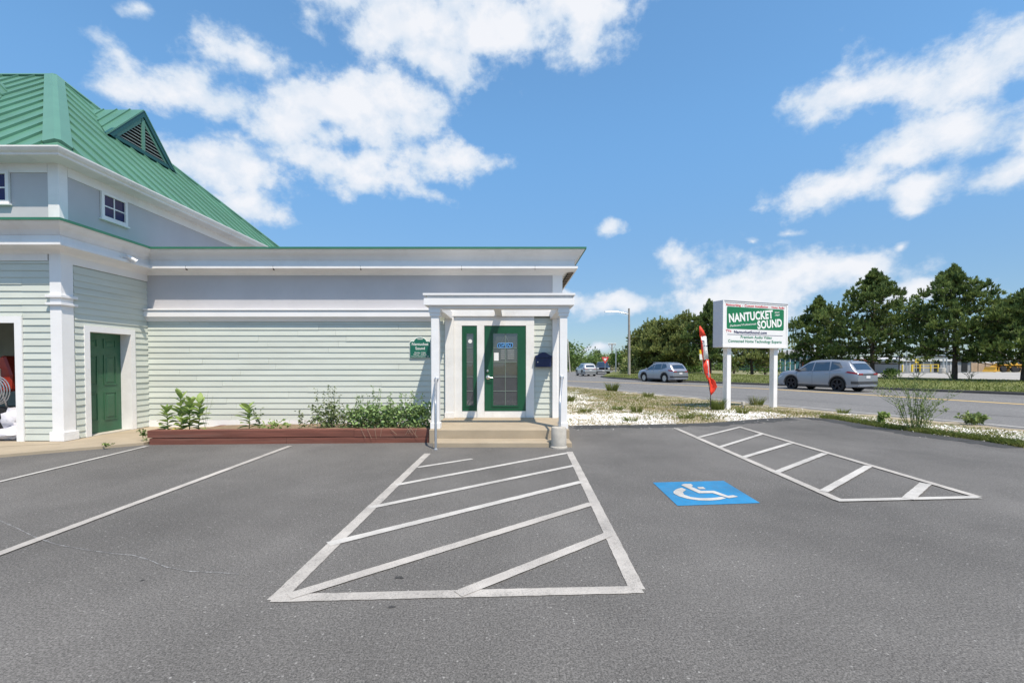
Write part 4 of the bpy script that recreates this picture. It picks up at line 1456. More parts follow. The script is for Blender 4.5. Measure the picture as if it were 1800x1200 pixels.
def bushy(x, y, w, h, n, label, seed, sprigs=5, sprig_h=.3, m=M_mint, size=.075):
    r_ = random.Random(seed)
    z0 = soil_z(x, y) - .03
    root = empty('leafy_plant', (x, y, z0), label, 'plant', 'bushy plants in the bed')
    st = MB(); fo = MB()
    ns = 16
    for i in range(ns):
        a = r_.uniform(0, 6.28); rr = w * r_.uniform(.0, .48)
        bx, by = x + math.cos(a) * rr * .6, y + math.sin(a) * rr * .35
        hh = h * r_.uniform(.75, 1.1)
        if i < sprigs:
            hh = h + sprig_h * r_.uniform(.4, 1.0)
        tx, ty = x + math.cos(a) * rr * 1.05 + r_.uniform(-.05, .05), y + math.sin(a) * rr * .6
        b = Vector((bx, by, z0)); t_ = Vector((tx, ty, z0 + hh))
        mid = b.lerp(t_, .5) + Vector((r_.uniform(-.03, .03), r_.uniform(-.02, .02), .03))
        st.tube([b, mid, t_], [.004, .003, .0015], 4)
        k = int(n / ns)
        for j in range(k):
            t = r_.uniform(.05, 1) if i >= sprigs else r_.uniform(.05, 1) ** .75
            p = (b.lerp(mid, t * 2) if t < .5 else mid.lerp(t_, t * 2 - 1))
            hfrac = (p.z - z0) / h
            spread = .085 if hfrac < 1 else .025
            p = p + Vector((r_.uniform(-1, 1), r_.uniform(-1, 1), r_.uniform(-.6, .6))) * spread
            leaf(fo, p, size * (r_.uniform(.65, 1.25) if hfrac < 1 else r_.uniform(.35, .7)), r_)
    st.build('stem', M_stem, root); fo.build('foliage', m, root)
    return root


bushy(-3.50, 8.80, .62, .50, 700, 'vine arching highest of the wiry plants, left end of the bushy row', 11, 6, .38, M_vine, .07)
bushy(-3.24, 8.72, .45, .30, 200, 'sparse yellowing plant right of the arching vine in the bed', 12, 4, .2, M_vine, .06)
bushy(-3.00, 8.80, .58, .42, 640, 'dark leafy bush in the bed, first right of the yellowing plant', 13, 4, .30)
bushy(-2.72, 8.76, .60, .42, 640, 'bushy plant with tall thin sprig below the clapboards, mid bush row', 14, 5, .42)
bushy(-2.40, 8.78, .64, .46, 760, 'dense leafy bush below the dark green plaque', 15, 4, .26)
bushy(-2.06, 8.76, .64, .48, 780, 'dense leafy bush second from the porch column in the bed', 16, 4, .26)
bushy(-1.74, 8.76, .50, .50, 640, 'dense leafy bush against the left porch column and handrail', 17, 4, .28)


def creeper(x0, x1, y, h, n, label, seed, m=M_vine):
    r_ = random.Random(seed)
    root = empty('creeping_plant', ((x0 + x1) / 2, y, .1), label, 'plant')
    st = MB(); fo = MB()
    pts = []
    for i in range(9):
        t = i / 8
        pts.append(Vector((x0 + (x1 - x0) * t, y + .08 * math.sin(t * 7), soil_z(x0 + (x1 - x0) * t, y) + h * (.4 + .6 * math.sin(t * math.pi)) * r_.uniform(.6, 1))))
    st.tube(pts, .004, 4)
    for _ in range(n):
        i = r_.randrange(8); p = pts[i].lerp(pts[i + 1], r_.random()) + Vector((r_.uniform(-.05, .05), r_.uniform(-.05, .05), r_.uniform(-.1, .05)))
        leaf(fo, p, r_.uniform(.05, .10), r_)
    st.build('stem', M_stem, root); fo.build('foliage', m, root)


creeper(-4.78, -4.25, 8.62, .14, 90, 'low creeping vine just right of the lone milkweed', 21, M_milk)
creeper(-4.15, -3.60, 9.0, .22, 70, 'thin vine trailing left from the arching bush against the white skirt', 22)


def twiggy(base, h, spread, n, label, seed, m=M_stem, leaves=0, lm=M_weed, name='twiggy_weed', rad=.004, leafsize=.03, cat='plant', fan_=1.0, blossoms=None):
    r_ = random.Random(seed)
    root = empty(name, base, label, cat)
    st = MB(); fo = MB()
    base = Vector(base)
    for i in range(n):
        a = (i / max(1, n - 1) - .5) * 2 if n > 1 else 0
        t_ = base + Vector((a * spread + r_.uniform(-.06, .06), r_.uniform(-.5, .5) * spread * fan_, h * r_.uniform(.72, 1.0) * (1 - .25 * abs(a))))
        mid = base.lerp(t_, .5) + Vector((-a * spread * .12, 0, h * .05))
        b0 = base + Vector((a * spread * .14, r_.uniform(-.05, .05), 0))
        st.tube([b0, mid, t_], [rad, rad * .75, rad * .35], 4)
        for j in range(9):
            t = r_.uniform(.25, .95)
            p = b0.lerp(mid, t * 2) if t < .5 else mid.lerp(t_, t * 2 - 1)
            d = Vector((r_.uniform(-1, 1), r_.uniform(-1, 1), r_.uniform(.5, 1.4))).normalized() * h * r_.uniform(.06, .16)
            st.tube([p, p + d], [rad * .5, rad * .2], 3)
            for k in range(leaves):
                leaf(fo, p + d * r_.random(), leafsize * r_.uniform(.6, 1.3), r_)
            if r_.random() < .6:
                d2 = Vector((r_.uniform(-1, 1), r_.uniform(-1, 1), r_.uniform(.2, 1))).normalized() * h * .06
                st.tube([p + d * .6, p + d * .6 + d2], [rad * .35, rad * .15], 3)
    st.build('stem', m, root)
    if leaves:
        fo.build('foliage', lm, root)
    return root


twiggy((-5.80, 8.60, soil_z(-5.80, 8.60)), .90, .10, 3, 'thin leafless twiggy stalk right of the left milkweed clump', 31, M_weed, rad=.003)
twiggy((-4.80, 8.60, soil_z(-4.80, 8.60)), .60, .05, 2, 'spindly leafy sprig just right of the lone milkweed', 32, M_stem, leaves=3, lm=M_vine, rad=.003, leafsize=.05)
twiggy((-4.05, 8.70, soil_z(-4.05, 8.70)), .50, .05, 2, 'spindly leafy sprig between the lone milkweed and the arching vine', 33, M_stem, leaves=3, lm=M_vine, rad=.003, leafsize=.05)
# dry trailing roots over the timbers
dr = MB(); r_ = random.Random(5)
for (xa, n_) in ((-2.95, 2), (-2.45, 3), (-1.95, 5)):
    for k in range(n_):
        x = xa + r_.uniform(-.1, .25)
        t = (x - PL0.x) / (PL1.x - PL0.x); yf_ = PL0.y + (PL1.y - PL0.y) * t
        dx = r_.uniform(-.15, .3)
        dr.tube([(x, yf_ + .18, .25), (x + dx * .2, yf_ + .05, .285), (x + dx * .4, yf_ - .02, .25), (x + dx * .8, yf_ - .022, .25 - r_.uniform(.08, .17))], .0025, 4)
tag(dr.build('dry_runners', M_drystem), 'dry stringy runners hanging over the right half of the red timbers', 'stems')
twiggy((-6.72, 8.30, 0.04), .28, .14, 4, 'small weed growing where the apron meets the left end of the timber bed', 34, M_weed, leaves=2, lm=M_leaf, leafsize=.05)
twiggy((-6.95, 7.75, 0.04), .09, .10, 5, 'tiny weed in the apron edge beside the white line', 35, M_weed, leaves=2, lm=M_milk, leafsize=.03)

# ------------------------------------------------------------------ things inside the garage bay
bag = MB()


def sack(c, rx, ry, rz, seed):
    r_ = random.Random(seed); mb = MB(); nu, nv_ = 18, 12
    for j in range(nv_ + 1):
        th = math.pi * j / nv_
        for i in range(nu):
            a = 2 * math.pi * i / nu
            d = Vector((math.sin(th) * math.cos(a), math.sin(th) * math.sin(a), math.cos(th)))
            k = 1 + .35 * mnoise.noise(d * 2.6 + Vector((seed, 0, 0))) + .22 * mnoise.noise(d * 6 + Vector((0, seed, 0)))
            z = max(-0.75, d.z * k)
            mb.v.append((c[0] + d.x * rx * k, c[1] + d.y * ry * k, c[2] + z * rz))
    for j in range(nv_):
        for i in range(nu):
            mb.f.append((j * nu + i, j * nu + (i + 1) % nu, (j + 1) * nu + (i + 1) % nu, (j + 1) * nu + i))
    return mb


M_bag = mat('plastic_sack', (0.62, 0.61, 0.66), 0.35, 0.1, 6, 0.6, 14)
tag(sack((-9.30, 8.52, .15), .26, .26, .14, 3).build('plastic_sack', M_bag, smooth=70), 'crumpled white plastic sack lying lowest in the garage doorway', 'sack')
tag(sack((-9.46, 8.72, .38), .24, .24, .24, 8).build('plastic_sack', M_bag, smooth=70), 'crumpled white plastic sack on top, farther into the garage doorway', 'sack')
gm = empty('red_garden_machine', (-9.5, 9.3, 0.05), 'red and black machine standing in the dark garage doorway', 'machine')
M_mred = mat('machine_red', (0.33, 0.03, 0.015), 0.4, 0.1, 4)
MB().box(-9.75, -9.30, 9.2, 9.6, .25, .62).build('engine_block', M_black, gm, bevel=.04)
MB().prism([(-9.62, 9.15, .9), (-9.28, 9.15, .95), (-9.25, 9.15, 1.25), (-9.38, 9.15, 1.62), (-9.48, 9.15, 1.6)], (0, 0, 0), (0, .3, 0)).build('hood', M_mred, gm, bevel=.03)
for yy_ in (9.15, 9.62):
    MB().lathe((-9.5, yy_, .27), (0, 1, 0), [(.2, 0), (.22, .03), (.22, .10), (.2, .13)], 20).build('wheel', M_tyre, gm)
MB().tube([(-9.5, 9.3, .6), (-9.45, 9.15, 1.0), (-9.35, 9.05, 1.35), (-9.6, 9.05, 1.4)], .018, 8).build('handle', M_metal, gm)
hs_ = MB()
for k in range(4):
    pts = []
    for i in range(25):
        a = i / 24 * 2 * math.pi
        pts.append((-9.42 + (.17 + .02 * k) * math.cos(a), 8.98 + .03 * k, .95 + (.2 + .02 * k) * math.sin(a)))
    hs_.tube(pts, .010, 6, cap=False)
tag(hs_.build('hose_coil', M_metal), 'coil of pale hose hanging in the garage doorway', 'hose')

for o_ in (gm, bpy.data.objects['hose_coil']):
    o_.location.x -= .36; o_.location.y -= .42
# ------------------------------------------------------------------ roadside sign
sx = Vector((0.933, 0.359, 0)); sb = Vector((-0.359, 0.933, 0)); uz = Vector((0, 0, 1))
so_ = Vector((6.51, 14.10, 0))
sign = empty('roadside_sign', so_ + sx * 1.4 + sb * .2, 'white two-post cabinet sign with green NANTUCKET SOUND panel beside the road', 'sign')
ZB, ZT, SW, SD = 1.98, 3.44, 2.80, .39


def sq(a0, a1, b0, b1, z0, z1):
    pts = []
    for z in (z0, z1):
        for a, b in ((a0, b0), (a1, b0), (a1, b1), (a0, b1)):
            pts.append(so_ + sx * a + sb * b + uz * z)
    return MB().hexa(pts)


sq(0, SW, .012, SD, ZB, ZT).build('cabinet', M_signside, sign, bevel=.008)
for a0, a1, z0, z1 in ((0, SW, ZB, ZB + .065), (0, .06, ZB + .065, ZT - .065), (SW - .06, SW, ZB + .065, ZT - .065)):
    sq(a0, a1, -.018, .0115, z0, z1).build('retainer', M_white, sign)
sq(0, SW, -.018, .0115, ZT - .065, ZT).build('retainer', M_white, sign)
sq(.04, SW - .01, -.024, -.0185, ZT - .035, ZT - .008).build('retainer_grey_strip', mat('grey_strip', (0.22, 0.24, 0.27), 0.5), sign)  # thin grey line along the top edge of the white frame
face = sq(.06, SW - .06, -.004, .0113, ZB + .065, ZT - .065).build('face', M_signw, sign)
for a in (.40, 2.43):
    sq(a - .085, a + .085, .11, .28, -.05, ZB).build('post', M_white, sign, bevel=.006)


def fx(u, v):   # fraction of the face -> along, height
    return u * SW, ZT - v * (ZT - ZB)


def face_pt(u, v, off=0.0):
    a, z = fx(u, v)
    return so_ + sx * a + uz * z - sb * (.005 + off)


rp = []
r0 = .05
a0, z1_ = fx(.058, .135); a1, z0_ = fx(.937, .605)
for (cx, cz, st_) in ((a1 - r0, z1_ - r0, 0), (a0 + r0, z1_ - r0, 90), (a0 + r0, z0_ + r0, 180), (a1 - r0, z0_ + r0, 270)):
    for k in range(5):
        an = R(st_ + k * 22.5)
        rp.append(so_ + sx * (cx + r0 * math.cos(an)) + uz * (cz + r0 * math.sin(an)) - sb * .004)
MB().prism(rp, -sb * .004, sb * .001).build('green_panel', M_signg, sign)


def stext(s, u, v, u2, h, m, bold=.0, rot=0, shear=0, off=.006):
    width = (u2 - u) * SW
    return lettering(s, face_pt(u, v, 0), sx, uz, width / (math.cos(rot) if rot else 1), h, m, sign, bold, shear, rot, off=off)


for (tx_, ua_, ub_) in (('Networking', .045, .262), ('-', .284, .298), ('Custom Installation', .318, .682), ('-', .704, .718), ('Home Audio', .738, .945)):
    stext(tx_, ua_, .118, ub_, .066, M_lred, .025)
stext('NANTUCKET', .092, .468, .762, .255, M_lwhite, .036, math.atan(.104), off=.006)
stext('SOUND', .52, .588, .908, .245, M_lwhite, .036, math.atan(.104), off=.006)
stext('Since', .785, .225, .862, .055, M_lwhite, .01, .09, .3)
stext('1969', .79, .29, .865, .055, M_lwhite, .01, .09, .3)
stext('Dedicated Professionals', .10, .565, .50, .062, M_lwhite, .006, math.atan(.09), .45)
stext('TVs', .045, .675, .125, .075, M_lred, .015)
stext('NantucketSound.com', .165, .695, .665, .085, M_lnavy, .025)
stext('Premium Audio Video', .265, .80, .745, .085, M_lgreen, .014)
stext('Connected Home Technology Experts', .08, .89, .905, .085, M_lgreen, .014)
aA, zA = fx(.07, .725)
sq(aA, fx(.92, 0)[0], -.0085, -.0045, zA - .006, zA + .006).build('rule', M_lnavy, sign)
# small conduit box at the foot of the sign
jb = empty('junction_box', so_ + sx * .98 + sb * .1, 'small grey weatherproof box low between the sign posts', 'box')
sq(.93, 1.03, .05, .13, .14, .26).build('box', M_concgrey, jb, bevel=.01)
sq(.965, .995, .08, .10, -.02, .14).build('conduit', M_metal, jb)

# ------------------------------------------------------------------ feather flag
fl = empty('feather_flag', (6.07, 13.9, 0), 'limp red and white feather flag on a thin pole left of the roadside sign', 'flag')
fp = [P(1249.5, 716, 13.9), P(1249, 692, 13.9), P(1243, 660, 13.9), P(1237, 625, 13.9), P(1232.5, 595, 13.9), P(1230, 573, 13.9)]
fp[0].z = 0
MB().tube(fp, [.012, .011, .009, .008, .007, .005], 6).build('pole', M_black, fl)


def flag_sheet(rows, name, m):
    """rows: (left px, right px, y px, bulge) rendered as rippled cloth"""
    mb = MB(); k = 7
    for ri, (a, b, py, bl) in enumerate(rows):
        for i in range(k):
            t = i / (k - 1)
            wd = 2.4 if b - a > 3.2 else 0.0
            p = P(a - wd * .25 + (b - a + wd) * t, py, 13.9 - (.03 if m is M_lwhite else 0))
            p.y += bl * math.sin(t * math.pi * 2.2 + ri * .9) - .02
            mb.v.append(tuple(p))
    for r2 in range(len(rows) - 1):
        for i in range(k - 1):
            a = r2 * k + i
            mb.f.append((a, a + 1, a + k + 1, a + k))
    o = mb.build(name, m, fl, smooth=70)
    so2 = o.modifiers.new('solid', 'SOLIDIFY'); so2.thickness = .004
    return o


flag_sheet([(1229, 1230.5, 573, .0), (1229.5, 1235, 581, .02), (1230.5, 1239.5, 591, .03)], 'red_tip', M_flagr)
flag_sheet([(1232.5, 1239.5, 591, .03), (1234, 1241, 602, .04), (1236, 1242, 615, .04), (1237, 1243, 632, .04)], 'white_band', M_lwhite)
flag_sheet([(1230.5, 1232.5, 591, .01), (1232, 1234.2, 602, .02), (1233, 1236.2, 615, .02), (1235, 1237.4, 632, .02)], 'red_hem', M_flagr)
flag_sheet([(1235.5, 1244, 632, .03), (1237, 1245.5, 645, .04), (1239, 1246, 655, .03), (1242, 1247.5, 664, .03), (1244.5, 1253, 668, .05), (1246.5, 1257, 679, .06), (1247.5, 1254, 687, .04), (1248.5, 1250, 694, .01)], 'red_tail', M_flagr)
flag_sheet([(1241.5, 1244.3, 634, .02), (1243, 1245.8, 645, .02), (1244, 1246.4, 655, .02), (1244.8, 1247.3, 663, .02)], 'white_edge', M_lwhite)
for (a, b, py, c, d, py2) in ((1233.5, 1238, 598, 1234.5, 1239.5, 601), (1237, 1243, 606.5, 1236.5, 1243.5, 609), (1238, 1242, 615, 1239.5, 1242.5, 617.5), (1241.5, 1244, 656, 1243, 1245, 659.5)):
    q = [P(a, py, 13.83), P(b, py + 1, 13.83), P(d, py2, 13.83), P(c, py2 - 1, 13.83)]
    MB().prism(q, (0, -.003, 0), (0, .003, 0)).build('print_mark', M_lnavy, fl)

# ------------------------------------------------------------------ vehicles


def lerp_tab(tab, x):
    if x <= tab[0][0]:
        return tab[0][1]
    for i in range(len(tab) - 1):
        if x <= tab[i + 1][0]:
            t = (x - tab[i][0]) / (tab[i + 1][0] - tab[i][0])
            return tab[i][1] * (1 - t) + tab[i + 1][1] * t
    return tab[-1][1]


def smooth_tab(tab, x, e=.045):
    return sum(lerp_tab(tab, x + d * e) for d in (-1.5, -.75, 0, .75, 1.5)) / 5


class Car:
    def __init__(s, top, belt, L, Wd, wx, rw, sill=.23, arch=.40, zclad=.05):
        s.top, s.belt, s.L, s.W, s.wx, s.rw, s.sill, s.arch = top, belt, L, Wd, wx, rw, sill, arch

    def zt(s, x): return smooth_tab(s.top, x)
    def zb(s, x): return min(smooth_tab(s.belt, x), s.zt(x) - .015)

    def hw(s, x):
        d = s.L / 2 - abs(x)
        w = s.W / 2
        if d < .55:
            w -= .135 * (1 - d / .55) ** 2
        return w

    def z0(s, x):
        z = s.sill
        d = s.L / 2 - abs(x)
        if d < .5:
            z = s.sill + .05 * (1 - d / .5)
        for w in s.wx:
            q = s.arch ** 2 - (x - w) ** 2
            if q > 0:
                z = max(z, s.rw + math.sqrt(q) * .98)
        return z

    def section(s, x):
        w, zt, zb, z0 = s.hw(x), s.zt(x), s.zb(x), s.z0(x)
        ze = max(zb + .004, zt - .07)
        k = max(0, min(1, (ze - zb) / .45))
        ye = w * (.955 - .235 * k)
        zm = z0 + (zb - z0) * .45
        return [(w * .965, z0), (w * .99, z0 + (zm - z0) * .5), (w, zm), (w * .992, zm + (zb - zm) * .55), (w * .955, zb), (w * .955 + (ye - w * .955) * .5 + .008 * k, zb + (ze - zb) * .5),
                (ye, ze), (ye * .93, ze + (zt - ze) * .55), (ye * .62, zt - .014), (0, zt)]

    def side_y(s, x, z):
        sec = s.section(x)[:7]
        for i in range(len(sec) - 1):
            (y0, a), (y1, b) = sec[i], sec[i + 1]
            if a <= z <= b and b > a:
                return y0 + (y1 - y0) * (z - a) / (b - a)
        return sec[0][0] if z < sec[0][1] else sec[-1][0]

    def top_z(s, x, y):
        sec = s.section(x)[6:]
        y = abs(y)
        for i in range(len(sec) - 1):
            (y0, a), (y1, b) = sec[i], sec[i + 1]
            if y1 <= y <= y0:
                return a + (b - a) * (y0 - y) / max(1e-6, y0 - y1)
        return sec[0][1]

    def body(s, m, root, name='body'):
        xs_ = set([-s.L / 2 + s.L * i / 70 for i in range(71)])
        for w in s.wx:
            for k in range(17):
                xs_.add(w - s.arch * .999 + 2 * s.arch * .999 * k / 16)
        xs_ = sorted(xs_)
        mb = MB(); n = None
        for x in xs_:
            sec = s.section(x)
            ring = [(x, y, z) for y, z in sec] + [(x, -y, z) for y, z in sec[:-1][::-1]]
            n = len(ring)
            mb.v += ring
        for i in range(len(xs_) - 1):
            for k in range(n - 1):
                a = i * n + k
                mb.f.append((a, a + 1, a + n + 1, a + n))
        mb.f.append(tuple(range(n)))
        b = (len(xs_) - 1) * n
        mb.f.append(tuple(range(b + n - 1, b - 1, -1)))
        return mb.build(name, m, root, smooth=32, local=True)

    def side_patch(s, pts_lo, pts_hi, m, root, name, off=.007, nu=8, nv=4, sides=(1, -1)):
        """quad patch on the flank: pts_lo=((x,z),(x,z)), pts_hi likewise"""
        for sg in sides:
            mb = MB()
            for j in range(nv + 1):
                v = j / nv
                for i in range(nu + 1):
                    u = i / nu
                    xa = pts_lo[0][0] * (1 - u) + pts_lo[1][0] * u; za = pts_lo[0][1] * (1 - u) + pts_lo[1][1] * u
                    xb = pts_hi[0][0] * (1 - u) + pts_hi[1][0] * u; zb_ = pts_hi[0][1] * (1 - u) + pts_hi[1][1] * u
                    x = xa * (1 - v) + xb * v; z = za * (1 - v) + zb_ * v
                    mb.v.append((x, sg * (s.side_y(x, z) + off), z + off * .3))
            for j in range(nv):
                for i in range(nu):
                    a = j * (nu + 1) + i
                    f = (a, a + 1, a + nu + 2, a + nu + 1)
                    mb.f.append(f if sg < 0 else f[::-1])
            mb.build(name, m, root, smooth=60, local=True)

    def top_patch(s, x0, x1, y0, y1, m, root, name, off=.010, inset=0.9, nu=10, nv=6):
        mb = MB()
        for j in range(nv + 1):
            x = x0 + (x1 - x0) * j / nv
            hw_ = (y0 + (y1 - y0) * j / nv)
            for i in range(nu + 1):
                y = -hw_ + 2 * hw_ * i / nu
                sl = (s.zt(x + .02) - s.zt(x - .02)) / .04
                nx_, nz_ = -sl, 1.0
                q = math.hypot(nx_, nz_)
                mb.v.append((x + off * nx_ / q, y, s.top_z(x, y) + off * nz_ / q))
        for j in range(nv):
            for i in range(nu):
                a = j * (nu + 1) + i
                mb.f.append((a, a + 1, a + nu + 2, a + nu + 1))
        o = mb.build(name, m, root, smooth=60, local=True)
        return o

    def arch_trim(s, m, root, t=.06):
        for w in s.wx:
            for sg in (1, -1):
                mb = MB(); k = 18
                for i in range(k + 1):
                    a = math.pi * i / k
                    for r_ in (s.arch * .985, s.arch + t):
                        x = w + r_ * math.cos(a); z = s.rw + r_ * math.sin(a) * .985
                        z = max(z, s.sill)
                        xx = max(-s.L / 2 + .01, min(s.L / 2 - .01, x))
                        mb.v.append((xx, sg * (s.side_y(xx, max(z, s.z0(xx) + .001)) + .012), z))
                for i in range(k):
                    f = (2 * i, 2 * i + 1, 2 * i + 3, 2 * i + 2)
                    mb.f.append(f if sg > 0 else f[::-1])
                mb.build('arch_trim', m, root, smooth=60, local=True)

    def wheels(s, root, mrim, spokes=5, wide=.225):
        for w in s.wx:
            for sg in (1, -1):
                yo = s.W / 2 - .012
                c = (w, sg * yo, s.rw)
                ax = (0, -sg, 0)
                wh = MB().lathe(c, ax, [(s.rw * .68, .11), (s.rw * .70, .012), (s.rw * .95, 0), (s.rw, .03), (s.rw, wide - .03), (s.rw * .95, wide), (s.rw * .6, wide)], 28, (False, True)).build('wheel', M_tyre, root, smooth=40, local=True)
                rim_ = MB().lathe(c, ax, [(s.rw * .72, .006), (s.rw * .70, .008), (s.rw * .66, .03), (s.rw * .62, .10), (.05, .10)], 28, (False, True))
                rim_.build('rim', M_rimd, wh, smooth=40, local=True)
                sp_ = MB()
                for k in range(spokes):
                    a = 2 * math.pi * k / spokes + .3
                    d = Vector((math.cos(a), 0, math.sin(a))); q = Vector((-math.sin(a), 0, math.cos(a)))
                    C = Vector(c) + Vector((0, -sg * .014, 0))
                    poly = [C + d * .03 - q * .035, C + d * s.rw * .67 - q * .045, C + d * s.rw * .67 + q * .045, C + d * .03 + q * .035]
                    sp_.prism(poly, (0, 0, 0), (0, -sg * .035, 0))
                sp_.lathe(Vector(c) + Vector((0, -sg * .008, 0)), ax, [(.05, 0), (.06, .012), (.06, .04)], 14)
                sp_.build('spokes', mrim, wh, local=True)
        # underbody so that light does not pass beneath the shell
        MB().box(-s.L / 2 + .12, s.L / 2 - .12, -s.W / 2 + .24, s.W / 2 - .24, s.sill - .02, s.sill + .45).build('underbody', M_black, root, local=True)


SUV_TOP = [(-2.30, .93), (-2.26, 1.00), (-2.14, 1.09), (-1.86, 1.44), (-1.76, 1.54), (-1.4, 1.61), (-.6, 1.655), (.0, 1.645), (.35, 1.575), (.62, 1.42), (1.05, 1.12), (1.5, 1.075), (1.88, 1.025), (2.12, .955), (2.24, .85), (2.30, .70)]
SUV_BELT = [(-2.30, .86), (-2.1, 1.02), (-1.75, 1.11), (-1.2, 1.075), (0, 1.02), (1.0, .99), (1.5, .95), (2.0, .87), (2.3, .66)]


def make_suv(name, loc, rz, scale, paint, mrim, label, style):
    root = empty(name, loc, label, 'car', None, rz)
    root.scale = (scale, scale, scale * 1.06)
    c = Car(SUV_TOP, SUV_BELT, 4.60, 1.84, (1.34, -1.32), .355, .245, .415)
    c.body(paint, root)
    c.wheels(root, mrim, 5 if style else 10)
    c.arch_trim(M_clad, root, .055 if style else .08)
    c.side_patch(((-.90, .245), (.92, .245)), ((-.90, .33), (.92, .33)), M_clad, root, 'sill_cladding', .010)
    # side glass: front door, rear door, quarter light
    c.side_patch(((.97, 1.035), (.10, 1.055)), ((.45, 1.43), (.06, 1.50)), M_cglass, root, 'front_window')
    c.side_patch(((.03, 1.055), (-.86, 1.085)), ((.0, 1.50), (-.80, 1.52)), M_cglass, root, 'rear_window')
    c.side_patch(((-.93, 1.09), (-1.55, 1.22)), ((-.88, 1.535), (-1.32, 1.49)), M_cglass, root, 'quarter_window')
    c.side_patch(((-.905, 1.085), (-.885, 1.085)), ((-.855, 1.52), (-.84, 1.52)), M_brass, root, 'window_bar', .009, 2)
    c.side_patch(((.99, 1.015), (-1.50, 1.075)), ((.99, 1.028), (-1.50, 1.088)), M_black, root, 'belt_trim', .010, 20, 1)
    c.top_patch(-2.11, -1.88, .60, .56, M_cglass, root, 'rear_screen')
    c.top_patch(-1.87, -1.74, .60, .60, paint, root, 'spoiler', .028)
    c.top_patch(.55, 1.06, .62, .70, M_cglass, root, 'windscreen')
    # door shut lines and handles
    for x in (1.0, .06, -.92):
        c.side_patch(((x, .36), (x + .008, .36)), ((x, 1.03), (x + .008, 1.03)), M_black, root, 'shut_line', .003, 1, 8)
    for x in (.20, -.74):
        for sg in (1, -1):
            y = sg * (c.side_y(x, .93) + .018)
            MB().box(x - .085, x + .085, min(y - .012, y + .012), max(y - .012, y + .012), .918, .945).build('door_handle', paint if style else M_brass, root, local=True, bevel=.006)
    for sg in (1, -1):
        MB().hexa([(.86, sg * .87, 1.03), (1.02, sg * .87, 1.03), (1.0, sg * 1.05, 1.04), (.88, sg * 1.05, 1.04), (.86, sg * .87, 1.14), (.98, sg * .87, 1.14), (.97, sg * 1.05, 1.16), (.88, sg * 1.05, 1.16)]).build('mirror', M_black if style else paint, root, local=True, bevel=.02)
        # tail lamps wrap the corner
    c.side_patch(((-1.72, .975), (-2.27, .90)), ((-1.84, 1.045), (-2.25, .985)), M_tail, root, 'tail_lamp', .010, 8, 2)
    c.side_patch(((2.0, .70), (2.26, .62)), ((1.86, .80), (2.22, .70)), M_head, root, 'head_lamp', .010, 6, 2)
    XR = -2.305
    for sg in (1, -1):
        MB().box(XR - .012, XR + .02, min(sg * .42, sg * .76), max(sg * .42, sg * .76), .86, .945).build('tail_lamp', M_tail, root, local=True, bevel=.01)
    MB().box(XR - .014, XR + .02, -.42, .42, .87, .915).build('garnish', M_black, root, local=True)
    MB().box(XR - .012, XR + .01, -.16, .16, .70, .83).build('number_plate', M_plate, root, local=True)
    MB().hexa([(XR - .03, -.80, .42), (XR + .3, -.92, .42), (XR + .3, .92, .42), (XR - .03, .80, .42), (XR - .03, -.80, .56), (XR + .3, -.925, .56), (XR + .3, .925, .56), (XR - .03, .80, .56)]).build('rear_bumper', M_clad, root, local=True, bevel=.02)
    MB().hexa([(XR - .02, -.66, .28), (XR + .25, -.80, .26), (XR + .25, .80, .26), (XR - .02, .66, .28), (XR - .022, -.72, .41), (XR + .25, -.86, .41), (XR + .25, .86, .41), (XR - .022, .72, .41)]).build('rear_skid_plate', paint, root, local=True, bevel=.02)
    MB().box(2.25, 2.32, -.62, .62, .42, .60).build('grille', M_black, root, local=True, bevel=.02)
    if not style:
        for sg in (1, -1):
            MB().tube([(.45, sg * .60, 1.60), (.2, sg * .61, 1.655), (-1.2, sg * .62, 1.63), (-1.5, sg * .62, 1.57)], .016, 6).build('roof_rail', M_rims, root, local=True)
    MB().prism([(-1.35, -.02, 1.59), (-1.50, -.02, 1.58), (-1.48, -.02, 1.63)], (0, 0, 0), (0, .04, 0)).build('antenna_fin', paint, root, local=True)
    return root


HEAD = math.atan2(TD.y, TD.x)
# rear near wheel of the grey car at 17.6, 24.4 -> centre of the car
rear = Vector((17.55, 24.45, -.03))
cc_ = rear + TD * 1.32 + TN * .80
make_suv('sport_utility_car', cc_, HEAD, 1.0, M_cargrey, M_rimd, 'large grey crossover with black wheels driving away in the far lane', 1)
rear2 = G(1168, 672.4, -.03)
cc2 = rear2 + TD * 1.22 + TN * .74
make_suv('sport_utility_car', cc2, HEAD + .03, .94, M_carsilver, M_rims, 'silver crossover with silver wheels driving away, left of the feather flag', 0)
p3 = G(1034, 661.2, -.03)
make_suv('sport_utility_car', p3 + Vector((0, 1.9, 0)), R(97), .92, M_carpale, M_rims, 'small pale silver car far off, seen from behind near the yield sign', 0)
